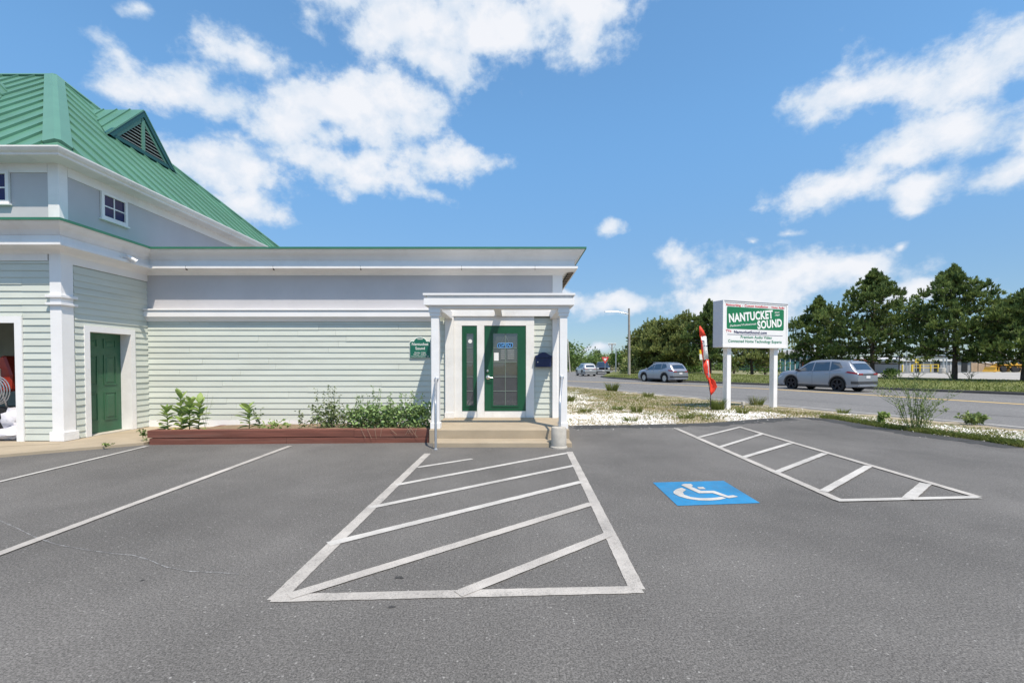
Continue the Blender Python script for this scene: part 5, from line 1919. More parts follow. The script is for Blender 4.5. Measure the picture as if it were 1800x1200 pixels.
# dark pickup facing the camera
p4 = G(1058, 658.3, -.03)
pk = empty('pickup_truck', p4 + Vector((.6, 2.8, 0)), 'dark pickup truck far off, facing the camera behind the yield sign', 'truck', None, R(-98))
PT_TOP = [(-2.85, 1.12), (-1.0, 1.16), (-.95, 1.30), (-.72, 1.78), (-.3, 1.86), (.45, 1.83), (1.15, 1.26), (1.6, 1.22), (2.4, 1.16), (2.72, 1.08), (2.85, .92)]
PT_BELT = [(-2.85, 1.08), (-1.0, 1.12), (1.1, 1.17), (2.5, 1.08), (2.85, .86)]
ck = Car(PT_TOP, PT_BELT, 5.7, 2.0, (1.75, -1.75), .40, .36, .47)
ck.body(M_cardark, pk)
ck.wheels(pk, M_rims, 6)
ck.top_patch(.50, 1.14, .62, .74, M_cglass, pk, 'windscreen')
ck.side_patch(((1.0, 1.20), (.1, 1.20)), ((.52, 1.70), (.08, 1.76)), M_cglass, pk, 'front_window')
ck.side_patch(((.02, 1.20), (-.85, 1.20)), ((.0, 1.76), (-.70, 1.72)), M_cglass, pk, 'rear_window')
MB().box(2.82, 2.90, -.60, .60, .72, .98).build('grille', M_rimd, pk, local=True, bevel=.02)
MB().box(2.78, 2.96, -.95, .95, .46, .66).build('front_bumper', M_rims, pk, local=True, bevel=.04)
MB().box(2.90, 2.965, -.16, .16, .50, .62).build('number_plate', M_plate, pk, local=True)
for sg in (1, -1):
    MB().box(2.76, 2.885, min(sg * .62, sg * .93), max(sg * .62, sg * .93), .80, .97).build('head_lamp', M_head, pk, local=True, bevel=.02)
    MB().box(.85, 1.0, min(sg * .98, sg * 1.2), max(sg * .98, sg * 1.2), 1.2, 1.42).build('mirror', M_cardark, pk, local=True, bevel=.02)

# ------------------------------------------------------------------ poles and far street furniture


def ground_at(p):
    n, s = TN.dot(p), TD.dot(p)
    return lawn_z(n, s) if n > nk(s) else -.03


lp0 = P(1106, 664, 51.0)
lp = empty('street_lamp', (lp0.x, lp0.y, 0), 'wooden pole with a single long lamp arm reaching left', 'street lamp')
ztop = P(1105, 542, 51.0).z
MB().tube([(lp0.x, 51, -.1), (lp0.x - .02, 51, 3), (lp0.x - .07, 51, ztop)], [.16, .14, .10], 12).build('pole', mat('silvered_pole_wood', (0.30, 0.275, 0.25), 0.9, 0.2, 3.0, 0.3, 20), lp, smooth=50)
a0 = P(1105, 552, 51.0); a1 = P(1068, 547.5, 51.0)
MB().tube([a0, a0.lerp(a1, .5) + Vector((0, 0, .12)), a1], [.06, .05, .045], 8).build('arm', M_rims, lp, smooth=50)
MB().hexa([a1 + Vector(q) for q in ((-.35, -.12, -.07), (.15, -.09, -.05), (.15, .09, -.05), (-.35, .12, -.07), (-.33, -.08, .06), (.15, -.05, .05), (.15, .05, .05), (-.33, .08, .06))]).build('lamp_head', M_metal, lp, bevel=.02)

yp = P(1063.5, 660, 56.0)
ys_ = empty('yield_sign', (yp.x, 56.0, 0), 'red and white triangular yield sign on a thin post', 'sign')
MB().tube([(yp.x, 56, -.1), (yp.x, 56, 2.25)], .035, 8).build('post', M_metal, ys_)
zc = P(1063.5, 628, 56).z
tri = [(-.44, 0), (-.40, .05), (.40, .05), (.44, 0), (.05, -.72), (-.05, -.72)]
MB().prism([(yp.x + x, 55.95, zc + z) for x, z in tri], (0, -.01, 0), (0, .01, 0)).build('panel', M_lred, ys_)
tri2 = [(-.22, -.12), (.22, -.12), (0, -.46)]
MB().prism([(yp.x + x, 55.935, zc + z) for x, z in tri2], (0, -.002, 0), (0, .002, 0)).build('inner_triangle', M_lwhite, ys_)

up0 = P(1075.5, 655, 115.0)
upo = empty('utility_pole', (up0.x, 115, 0), 'far wooden utility pole with white insulators on its crossarm', 'utility pole')
zt_ = P(1075, 604, 115).z
MB().tube([(up0.x, 115, -.2), (up0.x, 115, zt_)], [.17, .12], 10).build('pole', M_wood, upo)
MB().box(up0.x - .95, up0.x + .95, 114.85, 115.0, zt_ - .25, zt_ - .08).build('crossarm', M_wood, upo)
for k in range(6):
    MB().lathe((up0.x - .9 + k * .36, 114.92, zt_ - .08), (0, 0, 1), [(.06, 0), (.09, .08), (.05, .16), (.08, .24), (.03, .3)], 8).build('insulator', M_lwhite, upo)
for dx in (-.9, .9):
    MB().tube([(up0.x + dx, 114.9, zt_ - .2), (up0.x + dx * .5, 114.9, zt_ - 1.0), (up0.x + dx * .15, 114.95, zt_ - 1.5)], .03, 5).build('brace', M_black, upo)
wp = P(1082.5, 660, 70.0)
tag(MB().tube([(wp.x, 70, -.1), (wp.x, 70, P(1082, 612, 70).z)], [.11, .08], 10).build('metal_pole', M_rims), 'slim pale metal pole right of the yield sign', 'pole')
wq = P(1002, 652, 85.0); wt = P(998, 596, 85.0)
tag(MB().tube([wq - Vector((0, 0, .6)), wt], [.14, .10], 10).build('leaning_pole', M_concgrey), 'pale leaning pole beside the porch column, far down the street', 'pole')
sp0 = P(1236, 664, 49.0)
bs = empty('banner_stake', (sp0.x, 49, ground_at(sp0)), 'small yellow and white banner on a thin stake on the lawn', 'banner')
MB().tube([(sp0.x, 49, .2), (sp0.x - .1, 49, P(1235, 612, 49).z)], .025, 6).build('stake', M_rims, bs)
for (py0, py1, m_) in ((614.5, 622, mat('banner_yellow', (0.85, 0.55, 0.03), 0.6)), (622, 632, M_lwhite)):
    q = [P(1229.5, py0, 49), P(1235, py0 + .5, 49), P(1236, py1, 49), P(1230, py1, 49)]
    MB().prism(q, (0, -.01, 0), (0, .01, 0)).build('cloth', m_, bs)

# ------------------------------------------------------------------ trees


def tuft(mb, p, d, size, r_, k=9, spread=.75, w=.16):
    d = d.normalized()
    for _ in range(k):
        v = (d + Vector((r_.uniform(-1, 1), r_.uniform(-1, 1), r_.uniform(-.8, 1))) * spread).normalized()
        s = size * r_.uniform(.65, 1.15)
        u = v.cross(Vector((r_.uniform(-1, 1), r_.uniform(-1, 1), r_.uniform(-1, 1))))
        u = u.normalized() * s * w
        mb.add([p - u * .5, p + v * s * .55 + u, p + v * s, p + v * s * .55 - u], [(0, 1, 2, 3)])


def pine(px, n_off, top_py, width, label, seed, lowest=.2, m=M_needle, base_py=None, Y=None, leaders=3, nb=46, tuft_n=26, trunk=.17, tuft_s=.34, shape='cone', blade_w=.115):
    r_ = random.Random(seed)
    k = (px - 900) / F
    if Y is None:
        Y = n_off / (TN.x * k + TN.y)
    x = k * Y
    zg = ground_at(Vector((x, Y, 0)))
    htop = P(px, top_py, Y).z
    h = htop - zg
    root = empty('pine_tree', (x, Y, zg), label, 'tree', 'pines along the far side of the street')
    tr = MB(); cr = MB()
    wob = [Vector((r_.uniform(-.12, .12), r_.uniform(-.12, .12), 0)) for _ in range(6)]

    def tp(t):
        i = min(4, int(t * 5)); f = t * 5 - i
        w = wob[i].lerp(wob[i + 1], f) if i < 5 else wob[5]
        return Vector((x, Y, zg + h * .97 * t)) + w * min(1, t * 3)
    tr.tube([Vector((x, Y, zg - .2))] + [tp(i / 10) for i in range(11)], [trunk * 1.35] + [trunk * (1 - .88 * i / 10) for i in range(11)], 10)

    def env(u):
        if shape == 'round':
            return max(.12, math.sin(min(1, (u - lowest) / (1 - lowest) * .92 + .12) * math.pi) ** .6)
        q = (u - lowest) / (1 - lowest)
        return lerp_tab([(0, .74), (.12, .92), (.30, 1.0), (.56, .64), (.76, .32), (.88, .14), (1, .02)], q)
    for b in range(nb):
        u = lowest + (1 - lowest) * ((b + r_.random() * .8) / nb) ** .92
        u = min(.985, u)
        ln = width / 2 * env(u) * r_.uniform(.66, 1.12)
        a = b * 2.399 + r_.uniform(-.4, .4)
        el = R(2 + (20 if shape == 'cone' else 40) * max(0, (u - .35)) / .65) + r_.uniform(-.15, .18)
        p0 = tp(u * .97)
        d = Vector((math.cos(a) * math.cos(el), math.sin(a) * math.cos(el), math.sin(el)))
        p2 = p0 + d * ln + Vector((0, 0, ln * .10))
        p1 = p0.lerp(p2, .5) - Vector((0, 0, ln * .05))
        rb = max(.012, trunk * .36 * (1 - u * .7))
        tr.tube([p0, p1, p2], [rb, rb * .65, rb * .25], 5)
        npad = max(2, int(round(2.4 + 2.7 * ln / (width / 2))))
        for pi in range(npad):
            t = 1.0 if pi == 0 else r_.uniform(.18, .95)
            q = (p0.lerp(p1, t * 2) if t < .5 else p1.lerp(p2, t * 2 - 1))
            offs = Vector((r_.uniform(-1, 1), r_.uniform(-1, 1), r_.uniform(-.15, .45))) * ln * .28 * (0 if pi == 0 else 1)
            pc = q + offs
            if pi:
                tr.tube([q, pc], [rb * .4, rb * .15], 4, cap=False)
            pr = (.30 + .10 * ln) * r_.uniform(.75, 1.25) * (.42 + .58 * (1 - u) ** .6 if shape == 'cone' else 1)
            for t_i in range(int(tuft_n * .55)):
                v = Vector((r_.gauss(0, 1), r_.gauss(0, 1), abs(r_.gauss(0, .8)) - .25)).normalized()
                q2 = pc + Vector((v.x * pr, v.y * pr, v.z * pr * .75)) * r_.uniform(.55, 1.0)
                tuft(cr, q2, v * .7 + d * .25 + Vector((0, 0, .75)), tuft_s * r_.uniform(.65, 1.05), r_, 9, .5, blade_w)
            for t_i in range(2):
                cnd = pc + Vector((r_.uniform(-.7, .7) * pr, r_.uniform(-.7, .7) * pr, pr * .55))
                for z_ in range(3):
                    tuft(cr, cnd + Vector((0, 0, z_ * tuft_s * .42)), Vector((r_.uniform(-.2, .2), r_.uniform(-.2, .2), 1)) + d * .2, tuft_s * .8, r_, 6, .4, blade_w)
    for l in range(leaders):
        a = r_.uniform(0, 6.28); u = r_.uniform(.62, .86)
        p0 = tp(u) + Vector((math.cos(a), math.sin(a), 0)) * width * .18 * (1 - u) * 3
        for t_i in range(12):
            q = p0 + Vector((r_.uniform(-.15, .15), r_.uniform(-.15, .15), h * .12 * t_i / 12))
            tuft(cr, q, Vector((r_.uniform(-.3, .3), r_.uniform(-.3, .3), 1)), tuft_s * 1.05, r_, 9, .55, blade_w)
    for t_i in range(26):
        q = tp(.84 + .16 * t_i / 26) + Vector((r_.uniform(-.12, .12), r_.uniform(-.12, .12), 0))
        tuft(cr, q, Vector((r_.uniform(-.3, .3), r_.uniform(-.3, .3), 1)), tuft_s * .9, r_, 9, .5, blade_w)
    tr.build('trunk', M_bark, root, smooth=60)
    cr.build('crown', m, root)
    return root


pine(1678, 40, 464, 7.4, 'tall pine with its bare trunk clear of the grey car, right of the largest pine', 101, .17, nb=52, tuft_n=34)
pine(1534, 41, 470, 9.2, 'largest broad pine rising behind the grey crossover', 102, .12, nb=60, tuft_n=40)
pine(1437, 42, 520, 7.0, 'shorter pine just right of the roadside sign', 103, .08, nb=50, tuft_n=34)
pine(1800, 40.5, 512, 7.4, 'pine cut off by the right edge of the picture', 104, .14, nb=52, tuft_n=36)
pine(1248, 40, 527, 6.4, 'dark pointed pine between the feather flag and the roadside sign', 105, .16, nb=50, tuft_n=34, tuft_s=.42)
pine(1322, 43, 556, 6.6, 'pine hidden behind the roadside sign with its lower crown showing between the posts', 106, .12, nb=44, tuft_n=34, tuft_s=.40, m=M_needle2)
pine(1186, 40, 572, 8.6, 'wide rounded pine above the silver crossover', 107, .14, nb=60, tuft_n=44, tuft_s=.46, shape='round', m=M_needle2)
pine(1138, 39, 588, 6.4, 'rounded olive pine beside the lamp pole', 108, .08, nb=52, tuft_n=40, tuft_s=.46, shape='round', m=M_needle2)


def broadleaf(px, Y, top_py, width, label, seed, m=M_leafdist, base=-.03, low=.12, n=1800, size=.42, name='leafy_tree', cat='tree', group=None, trunk=.16):
    r_ = random.Random(seed)
    x = (px - 900) / F * Y
    zg = base
    h = P(px, top_py, Y).z - zg
    root = empty(name, (x, Y, zg), label, cat, group)
    tr = MB(); cr = MB()
    tr.tube([(x, Y, zg - .2), (x + .05, Y, zg + h * .4), (x, Y, zg + h * .8)], [trunk, trunk * .7, trunk * .2], 8)
    lumps = []
    for i in range(16):
        a = r_.uniform(0, 6.28); u = r_.uniform(low + .12, .88)
        rr = width / 2 * math.sin(min(1, u * .85 + .15) * math.pi) ** .5 * r_.uniform(.3, .8)
        c = Vector((x + math.cos(a) * rr, Y + math.sin(a) * rr, zg + h * u))
        lumps.append((c, width * r_.uniform(.16, .26)))
        tr.tube([(x, Y, zg + h * u * .5), c], [trunk * .3, trunk * .1], 5)
    lumps.append((Vector((x, Y, zg + h * .86)), h * .13))
    for c, rd in lumps:
        for _ in range(n // 17):
            v = Vector((r_.gauss(0, 1), r_.gauss(0, 1), r_.gauss(0, 1))).normalized() * r_.uniform(.45, 1.05)
            p = c + v * rd
            if p.z < zg + h * low * .6:
                continue
            leaf(cr, p, size * r_.uniform(.6, 1.3), r_, v + Vector((0, 0, .3)))
    tr.build('trunk', M_bark, root); cr.build('crown', m, root)
    return root


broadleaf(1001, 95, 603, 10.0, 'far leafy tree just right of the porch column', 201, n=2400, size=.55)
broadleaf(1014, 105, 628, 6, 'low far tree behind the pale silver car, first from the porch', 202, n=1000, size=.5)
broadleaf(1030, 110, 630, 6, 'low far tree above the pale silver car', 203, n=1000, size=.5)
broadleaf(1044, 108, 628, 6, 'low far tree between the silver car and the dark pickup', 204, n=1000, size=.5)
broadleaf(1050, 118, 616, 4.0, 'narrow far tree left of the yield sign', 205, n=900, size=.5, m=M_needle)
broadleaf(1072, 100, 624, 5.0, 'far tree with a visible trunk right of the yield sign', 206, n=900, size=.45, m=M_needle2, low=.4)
broadleaf(1094, 72, 620, 4.2, 'bright green round shrub left of the lamp pole', 207, M_leaf, n=1700, size=.34, low=.0, name='shrub', cat='shrub')
broadleaf(1113, 60, 626, 4.4, 'dark rounded shrub at the foot of the lamp pole', 208, M_needle2, n=1500, size=.32, low=.0, name='shrub', cat='shrub')
broadleaf(1222, 62, 640, 4.0, 'yellow green shrub behind the rear of the silver crossover', 209, M_leaf, n=900, size=.3, low=.0, name='shrub', cat='shrub', base=.3)
broadleaf(1345, 60, 632, 5.5, 'green shrub seen between the two sign posts', 210, M_leaf, n=1200, size=.3, low=.0, name='shrub', cat='shrub', base=.3)
broadleaf(1290, 66, 634, 5.5, 'green shrub seen just left of the front sign post', 212, M_leaf, n=1000, size=.3, low=.0, name='shrub', cat='shrub', base=.3)
broadleaf(1566, 40, 652, 1.5, 'low green shrub at the tail of the grey crossover', 211, M_leaf, n=700, size=.2, low=.0, name='shrub', cat='shrub', base=.3)
# hedge line far behind the pines
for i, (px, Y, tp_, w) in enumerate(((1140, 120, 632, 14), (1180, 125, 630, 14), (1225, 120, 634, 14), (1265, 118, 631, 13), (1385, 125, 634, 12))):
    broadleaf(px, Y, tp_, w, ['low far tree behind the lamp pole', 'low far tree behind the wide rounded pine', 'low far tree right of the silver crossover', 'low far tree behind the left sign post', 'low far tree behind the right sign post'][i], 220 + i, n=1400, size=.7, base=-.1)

# ------------------------------------------------------------------ grass, shells, weeds


def shell_density(x, y):
    d = edge_dist(x, y)
    n = x * TN.x + y * TN.y
    v = mnoise.noise(Vector((x * .55, y * .35, 7))) * .6 + mnoise.noise(Vector((x * 1.7, y * 1.1, 2))) * .45
    near = 1.0 - max(0, min(1, (d - 1.1) / 1.4))          # band along the tarmac
    left = max(0, min(1, (5.2 - x) / 2.6)) * (1.0 if y < 24 else .3)
    return v + .46 * near + .50 * left - .58


def grass_density(x, y):
    return -shell_density(x, y) + .25 + .5 * mnoise.noise(Vector((x * .9, y * .9, 19)))


r_ = random.Random(77)
sh = MB(); gr = MB(); cnt = 0
tries = 0
while cnt < 20000 and tries < 160000:
    tries += 1
    t = r_.random() ** 1.4
    y = 8 + 23 * t
    x = r_.uniform(.9, 12.2)
    if inside(edge_simple, x, y) and edge_dist(x, y) > .02:
        if not (r_.random() < .02 and edge_dist(x, y) < .9):
            continue
    n = x * TN.x + y * TN.y
    if n > 14.2:
        continue
    if shell_density(x, y) + r_.uniform(-.35, .35) < 0:
        continue
    z = max(verge_z(x, y), .004 if inside(edge_simple, x, y) else -1)
    s = r_.uniform(.010, .030) * (.6 if inside(edge_simple, x, y) else 1)
    a = r_.uniform(0, 6.28); ti = r_.uniform(-.5, .5); tj = r_.uniform(-.5, .5)
    pts = []
    for k in range(5):
        b = a + k * 1.2566 + r_.uniform(-.3, .3); q = s * r_.uniform(.7, 1.1)
        cx, cy = math.cos(b) * q, math.sin(b) * q * .8
        pts.append((x + cx, y + cy, z + .004 + .35 * (cx * ti + cy * tj) + abs(s) * .12))
    sh.add(pts + [(x, y, z + .006 + s * .45)], [(0, 1, 5), (1, 2, 5), (2, 3, 5), (3, 4, 5), (4, 0, 5)])
    cnt += 1
tag(sh.build('shell_gravel', M_shell), 'scattered white crushed shells on the verge', 'shells', kind='stuff')


def blade(mb, x, y, z, h, w, r_, lean=.5):
    a = r_.uniform(0, 6.28); c, s = math.cos(a) * w, math.sin(a) * w
    lx, ly = r_.uniform(-lean, lean) * h, r_.uniform(-lean, lean) * h
    mb.add([(x - c, y - s, z), (x + c, y + s, z), (x + c * .6 + lx * .4, y + s * .6 + ly * .4, z + h * .6), (x + lx, y + ly, z + h)], [(0, 1, 2), (0, 2, 3)])


cnt = 0; tries = 0
while cnt < 52000 and tries < 240000:
    tries += 1
    y = 6 + 26 * r_.random() ** 1.2
    x = r_.uniform(.9, 12.8)
    if inside(edge_simple, x, y) and edge_dist(x, y) > .06:
        continue
    n = x * TN.x + y * TN.y
    if n > 14.2 + r_.uniform(-.35, .1):
        continue
    g = grass_density(x, y) + (.5 if x > 7.5 else 0)
    if g + r_.uniform(-.3, .3) < 0:
        continue
    h = r_.uniform(.02, .07) * (1 + .8 * max(0, mnoise.noise(Vector((x * 1.3, y * 1.3, 40))))) * (1 - .75 * max(0, min(1, (n - 12.6) / 1.2)))
    blade(gr, x, y, verge_z(x, y) - .005, h, r_.uniform(.004, .009), r_, .9)
    cnt += 1
tag(gr.build('verge_grass', M_grass), 'short dry grass growing through the shell verge', 'grass', kind='stuff')
# bright green strip hugging the tarmac at the right
gs = MB()
for _ in range(9000):
    i = r_.uniform(8.2, len(edge) - 1.01); k = int(i)
    p = edge[k].lerp(edge[k + 1], i - k)
    x = p.x + abs(r_.gauss(.05, .14)); y = p.y + r_.uniform(-.05, .22)
    blade(gs, x, y, verge_z(x, y) - .005, r_.uniform(.03, .10), r_.uniform(.004, .009), r_, .8)
tag(gs.build('edge_grass', M_grassg), 'bright green grass along the right edge of the parking lot', 'grass', kind='stuff')
lg = MB()
for _ in range(26000):
    s = r_.uniform(-14, 44); n = nk(s) + .15 + 11 * r_.random() ** 1.5
    p = NS(n, s)
    blade(lg, p.x, p.y, lawn_z(n, s) - .02, r_.uniform(.06, .16), r_.uniform(.012, .03), r_, .7)
tag(lg.build('lawn_grass', M_grassg), 'mown grass on the bank across the street', 'grass', kind='stuff')


def clump(px, py, h, w, n, label, seed, m=M_grassg, bw=.008):
    r2 = random.Random(seed)
    p = G(px, py); z = verge_z(p.x, p.y)
    root = empty('grass_clump', (p.x, p.y, z), label, 'plant', 'grass clumps on the verge')
    mb = MB()
    for _ in range(n):
        a = r2.uniform(0, 6.28); rr = w * .35 * r2.random() ** .5
        x, y = p.x + math.cos(a) * rr, p.y + math.sin(a) * rr
        hh = h * r2.uniform(.5, 1.05); lx, ly = math.cos(a) * w * r2.uniform(.1, .5), math.sin(a) * w * r2.uniform(.1, .5)
        b = r2.uniform(0, 3.14); c, s = math.cos(b) * bw, math.sin(b) * bw
        mb.add([(x - c, y - s, z - .01), (x + c, y + s, z - .01), (x + lx * .4 + c * .7, y + ly * .4 + s * .7, z + hh * .6), (x + lx * .4 - c * .7, y + ly * .4 - s * .7, z + hh * .6), (x + lx, y + ly, z + hh)], [(0, 1, 2, 3), (3, 2, 4)])
    mb.build('blades', m, root)
    return root


clump(1076, 687, .50, .75, 260, 'tallest grass clump on the verge, below the lamp pole', 41, bw=.012)
clump(1001, 707, .30, .45, 140, 'grass clump against the right porch column', 42, bw=.010)
clump(1029, 726, .13, .42, 120, 'small grass clump on white shells nearest the porch', 43)
clump(1085, 722, .13, .38, 120, 'small grass clump on white shells second from the porch', 44)
clump(1119, 726, .22, .40, 120, 'grass clump in the middle of the shell patch', 45)
clump(1107, 742, .12, .42, 110, 'grass clump at the tarmac edge below the shell patch', 46)
clump(1140, 698, .24, .55, 130, 'pale grass clump in the middle of the dry grass', 47, M_grass)
clump(1262, 722, .40, .50, 200, 'green clump between the feather flag and the front sign post', 48)
clump(1205, 737, .14, .5, 120, 'green clump at the tarmac edge right of the shell patch', 49)
clump(1305, 728, .22, .40, 120, 'weed clump below the junction box', 50)
clump(1330, 712, .35, .60, 140, 'tall straw coloured grass clump between the sign posts', 51, M_grass)
clump(1482, 727, .18, .35, 110, 'green tuft by the edge line, right of the rear sign post', 52)
clump(1240, 733, .10, .5, 100, 'low green tuft near the tarmac left of the front sign post', 53)


def at_edge(px, py):
    p = G(px, py)
    return (p.x, p.y, verge_z(p.x, p.y) - .01)


twiggy(at_edge(1608, 757), 1.42, 1.0, 26, 'large airy spray of grey green weed at the right edge of the tarmac', 61, M_weed, leaves=4, lm=M_weed, name='tall_weed', rad=.0055, leafsize=.034, fan_=.5)
twiggy(at_edge(1622, 758), .80, .50, 9, 'dense leafy weed leaning right beside the large airy spray', 64, M_weed, leaves=4, lm=M_weed, name='tall_weed', rad=.006, leafsize=.045, fan_=.5)
twiggy(at_edge(1549, 747), .36, .10, 4, 'upright broad leaved weed left of the large airy spray', 62, M_stem, leaves=8, lm=M_milk, name='tall_weed', rad=.006, leafsize=.08)
twiggy(at_edge(1712, 746), .34, .34, 10, 'low bushy milkweed by the road, right of the large airy spray', 63, M_stem, leaves=6, lm=M_weed, name='tall_weed', rad=.005, leafsize=.09)
for i, (px, py) in enumerate(((1565, 674), (1612, 674), (1672, 673), (1705, 672))):
    q = P(px, py, 31.5)
    twiggy((q.x, q.y, ground_at(q)), .75, .55, 6, ['pale branching weed on the bank just right of the grey crossover', 'pale branching weed on the bank, second right of the grey crossover', 'pale branching weed in front of the bare pine trunk', 'pale branching weed on the bank right of the bare pine trunk'][i], 70 + i, M_weed, leaves=1, lm=M_weed, name='bank_weed', rad=.016, leafsize=.06, fan_=.3)

# ------------------------------------------------------------------ far buildings across the lot
FZ = .30


def far_pt(px, Y, z=FZ):
    return Vector(((px - 900) / F * Y, Y, z))


M_ware = mat('grey_warehouse', (0.28, 0.285, 0.31), 0.7, 0.06, 0.4, coord='World')
M_fwhite = mat('far_white_wall', (0.66, 0.66, 0.68), 0.7, 0.05, 0.4, coord='World')
M_brick = mat('red_cladding', (0.42, 0.12, 0.07), 0.8, 0.1, 0.5, coord='World')
M_tanw = mat('tan_wall', (0.50, 0.40, 0.32), 0.8, 0.1, 0.5, coord='World')
M_ftim = mat('fence_timber', (0.46, 0.34, 0.24), 0.9, 0.15, 1.5, coord='World')
M_fyel = mat('safety_yellow', (0.70, 0.50, 0.05), 0.6, 0.1, 2)
M_teglass = mat('teal_glazing', (0.05, 0.14, 0.17), 0.1, 0.2, 0.5, coord='World')


def far_box(name, px0, px1, py_top, Y, depth, m, label, roof_m=None, cat='building', z0=FZ):
    a, b = far_pt(px0, Y), far_pt(px1, Y)
    zt2 = P(px0, py_top, Y).z
    root = empty(name, ((a.x + b.x) / 2, Y, z0), label, cat)
    MB().box(a.x, b.x, Y, Y + depth, z0 - .3, zt2).build('wall', m, root)
    if roof_m:
        MB().box(a.x - .3, b.x + .3, Y - .3, Y + depth + .3, zt2, zt2 + .35).build('roof', roof_m, root)
    return root, a, b, zt2


w_, a, b, zt2 = far_box('warehouse', 1580, 1716, 634.5, 74, 22, M_ware, 'long grey flat warehouse behind the far car park', M_fwhite)
for k in range(11):
    x = a.x + .6 + (b.x - a.x - 1.0) * k / 10.5
    MB().box(x, x + .12, 73.93, 74.0, FZ, zt2).build('wall_seam', M_fwhite, w_)
for px in (1609, 1642, 1690):
    x = far_pt(px, 74).x
    MB().box(x, x + .9, 73.9, 73.98, FZ, FZ + 1.9).build('door', M_black, w_)
rb, a, b, zt2 = far_box('red_store', 1505, 1581, 631, 80, 18, M_brick, 'far building with red upper wall and tan base behind the grey crossover', M_fwhite)
MB().box(a.x - .05, b.x + .05, 79.9, 80.0, FZ - .2, FZ + 1.5).build('tan_base', M_tanw, rb)
for px in (1570, 1576):
    x = far_pt(px, 80).x
    MB().box(x, x + .7, 79.8, 79.9, FZ, FZ + 1.7).build('door', M_black, rb)
wb, a, b, zt2 = far_box('white_building', 1712, 1772, 626, 84, 18, M_fwhite, 'far white building beside the yellow loader', M_fwhite)
for px in (1722, 1732, 1755):
    x = far_pt(px, 84).x
    MB().box(x, x + 1.0, 83.9, 83.99, FZ + 1.9, FZ + 3.0).build('window', M_teglass, wb)
# curved-roof glass terminal
cb = empty('terminal_building', far_pt(1395, 95), 'far glass fronted building with a shallow curved grey roof', 'building')
a, b = far_pt(1362, 95), far_pt(1432, 95)
MB().box(a.x, b.x, 95, 110, FZ - .3, P(1380, 624, 95).z).build('glass_wall', M_teglass, cb)
rp2 = []
for k in range(13):
    t = k / 12
    rp2.append((a.x - .6 + (b.x - a.x + 1.2) * t, 94.4, P(0, 623 - 10 * math.sin(min(1, t * .8 + .12) * math.pi / 1.6), 95).z))
rp2 += [(b.x + .6, 94.4, P(0, 624.5, 95).z), (a.x - .6, 94.4, P(0, 624.5, 95).z)]
MB().prism(rp2, (0, 0, 0), (0, 16, 0)).build('curved_roof', mat('terminal_roof', (0.42, 0.42, 0.44), 0.6), cb)
for k in range(9):
    x = a.x + (b.x - a.x) * k / 8
    MB().box(x - .06, x + .06, 94.85, 94.98, FZ - .2, P(1380, 624, 95).z).build('mullion', M_fwhite, cb)
# timber fence
fe = empty('timber_fence', far_pt(1725, 70), 'tan board fence standing before the far white building', 'fence')
for k in range(24):
    x = far_pt(1707 + k * 1.62, 70).x
    MB().box(x, x + .128, 70, 70.03, FZ, FZ + 1.35).build('board', M_ftim, fe)
for z in (.35, 1.1):
    MB().box(far_pt(1707, 70).x, far_pt(1746, 70).x, 70.03, 70.09, FZ + z, FZ + z + .08).build('rail', M_ftim, fe)
for k in range(4):
    x = far_pt(1707 + k * 12.6, 70).x
    MB().box(x - .06, x + .06, 69.9, 69.998, FZ, FZ + 1.45).build('post', M_ftim, fe)
f2 = empty('timber_fence', far_pt(1790, 72), 'tan board fence at the right edge behind the yellow loader', 'fence')
for k in range(18):
    x = far_pt(1778 + k * 1.6, 72).x
    MB().box(x, x + .13, 72, 72.03, FZ, FZ + 1.3).build('board', M_ftim, f2)
# yellow guard rail
gy = empty('guard_rail', far_pt(1628, 68), 'yellow pipe guard rail before the grey warehouse', 'rail')
for px in (1604, 1617, 1636, 1649):
    x = far_pt(px, 68).x
    MB().box(x - .06, x + .06, 67.94, 68.06, FZ, FZ + 1.15).build('post', M_fyel, gy)
for z in (.6, 1.05):
    MB().box(far_pt(1604, 68).x, far_pt(1649, 68).x, 67.96, 68.04, FZ + z, FZ + z + .09).build('rail', M_fyel, gy)
for (px, lab) in ((1602.5, 'yellow bollard at the left end of the yellow guard rail'), (1586, 'yellow bollard left of the grey warehouse wall')):
    x = far_pt(px, 67).x
    tag(MB().lathe((x, 67, FZ), (0, 0, 1), [(.1, 0), (.1, 1.0), (.06, 1.08)], 10).build('bollard', M_fyel), lab, 'bollard')
ysn = empty('yellow_sign', far_pt(1611, 66), 'small yellow warning sign before the grey warehouse', 'sign')
MB().box(far_pt(1611, 66).x - .04, far_pt(1611, 66).x + .04, 66, 66.06, FZ, FZ + 2.2).build('post', M_metal, ysn)
MB().box(far_pt(1611, 66).x - .28, far_pt(1611, 66).x + .28, 65.95, 65.99, FZ + 1.35, FZ + 1.95).build('panel', M_fyel, ysn)
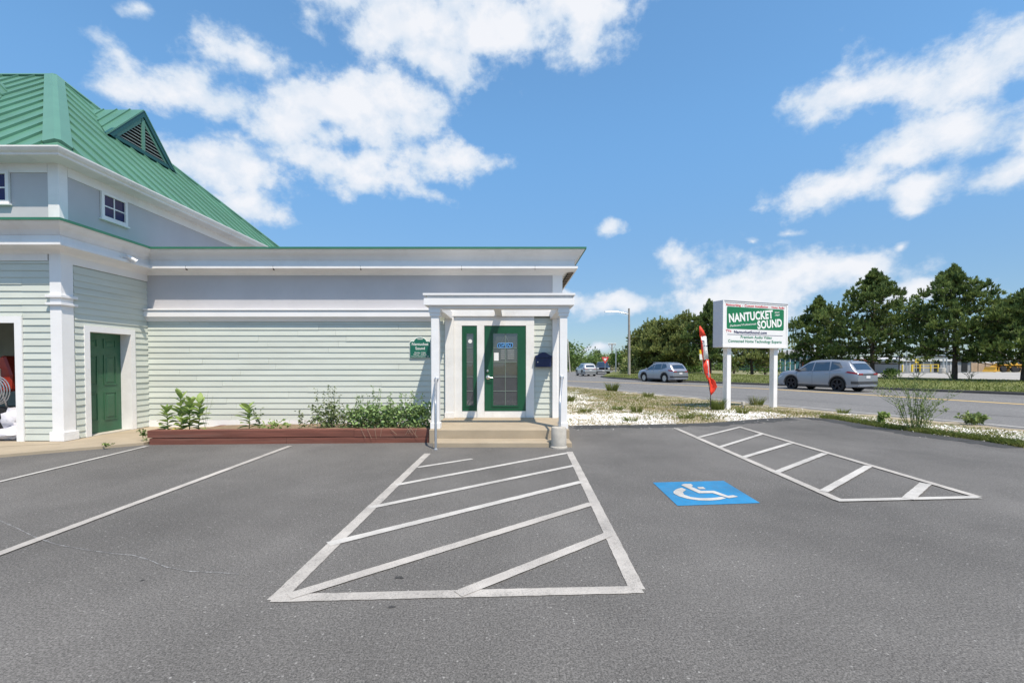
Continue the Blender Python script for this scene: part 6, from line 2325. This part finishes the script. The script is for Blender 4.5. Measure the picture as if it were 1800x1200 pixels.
# car-park lamp posts with round concrete feet
for (px, Y, foot, lab) in ((1658, 56, True, 'pale lamp post on a round concrete foot left of the bare pine trunk'), (1663.5, 62, False, 'thin pale lamp post close left of the bare pine trunk'),
                           (1593, 66, False, 'thin pale lamp post before the left end of the grey warehouse')):
    x = far_pt(px, Y).x
    q = empty('lamp_post', (x, Y, FZ), lab, 'lamp post')
    MB().tube([(x, Y, FZ), (x, Y, 7.5)], [.09, .06], 8).build('pole', M_rims, q)
    MB().box(x - .7, x + .1, Y - .12, Y + .12, 7.45, 7.58).build('lamp_head', M_rims, q)
    if foot:
        MB().lathe((x - .12, Y, FZ - .05), (0, 0, 1), [(.34, 0), (.34, .72), (.28, .76)], 16).build('foot', M_concgrey, q)
x = far_pt(1580.5, 44).x
tag(MB().tube([(x, 44, .1), (x, 44, P(1580, 626, 44).z)], .06, 8).build('dark_post', M_black), 'dark slim post standing on the lawn right of the grey crossover', 'post')


def loader(px, Y, label, sc=1.0):
    p = far_pt(px, Y)
    r0_ = empty('wheel_loader', p, label, 'loader', 'yellow loaders at the far fence')
    M_ly = mat('loader_yellow', (0.62, 0.33, 0.03), 0.5, 0.1, 2)
    X = p.x

    def b_(x0, x1, y0, y1, z0, z1, m, nm):
        MB().box(X + x0 * sc, X + x1 * sc, Y + y0, Y + y1, FZ + z0 * sc, FZ + z1 * sc).build(nm, m, r0_, bevel=.04)
    b_(-1.0, .3, -.5, .5, .75, 1.25, M_ly, 'chassis')
    b_(.3, 1.7, -.55, .55, .7, 1.45, M_ly, 'engine_cover')
    b_(-.35, .35, -.5, .5, 1.25, 2.05, M_cglass, 'cab')
    b_(-.42, .42, -.55, .55, 2.05, 2.15, M_ly, 'cab_roof')
    MB().prism([(X - 1.0 * sc, Y, FZ + 1.2 * sc), (X - .9 * sc, Y, FZ + 1.4 * sc), (X - 2.0 * sc, Y, FZ + .75 * sc), (X - 2.1 * sc, Y, FZ + .55 * sc)], (0, -.4, 0), (0, .4, 0)).build('arm', M_ly, r0_)
    MB().prism([(X - 1.9 * sc, Y, FZ + .1 * sc), (X - 2.6 * sc, Y, FZ + .05 * sc), (X - 2.3 * sc, Y, FZ + .4 * sc), (X - 2.1 * sc, Y, FZ + .85 * sc)], (0, -.8, 0), (0, .8, 0)).build('bucket', M_ly, r0_)
    for dx in (-.75, .95):
        for yy_ in (-.75, .45):
            MB().lathe((X + dx * sc, Y + yy_, FZ + .5 * sc), (0, 1, 0), [(.42 * sc, 0), (.5 * sc, .06), (.5 * sc, .26), (.42 * sc, .3)], 18).build('wheel', M_tyre, r0_)


loader(1764, 66, 'yellow wheel loader parked by the far fence, left one of two', .9)
loader(1786, 67, 'yellow wheel loader parked by the far fence, right one of two', .9)
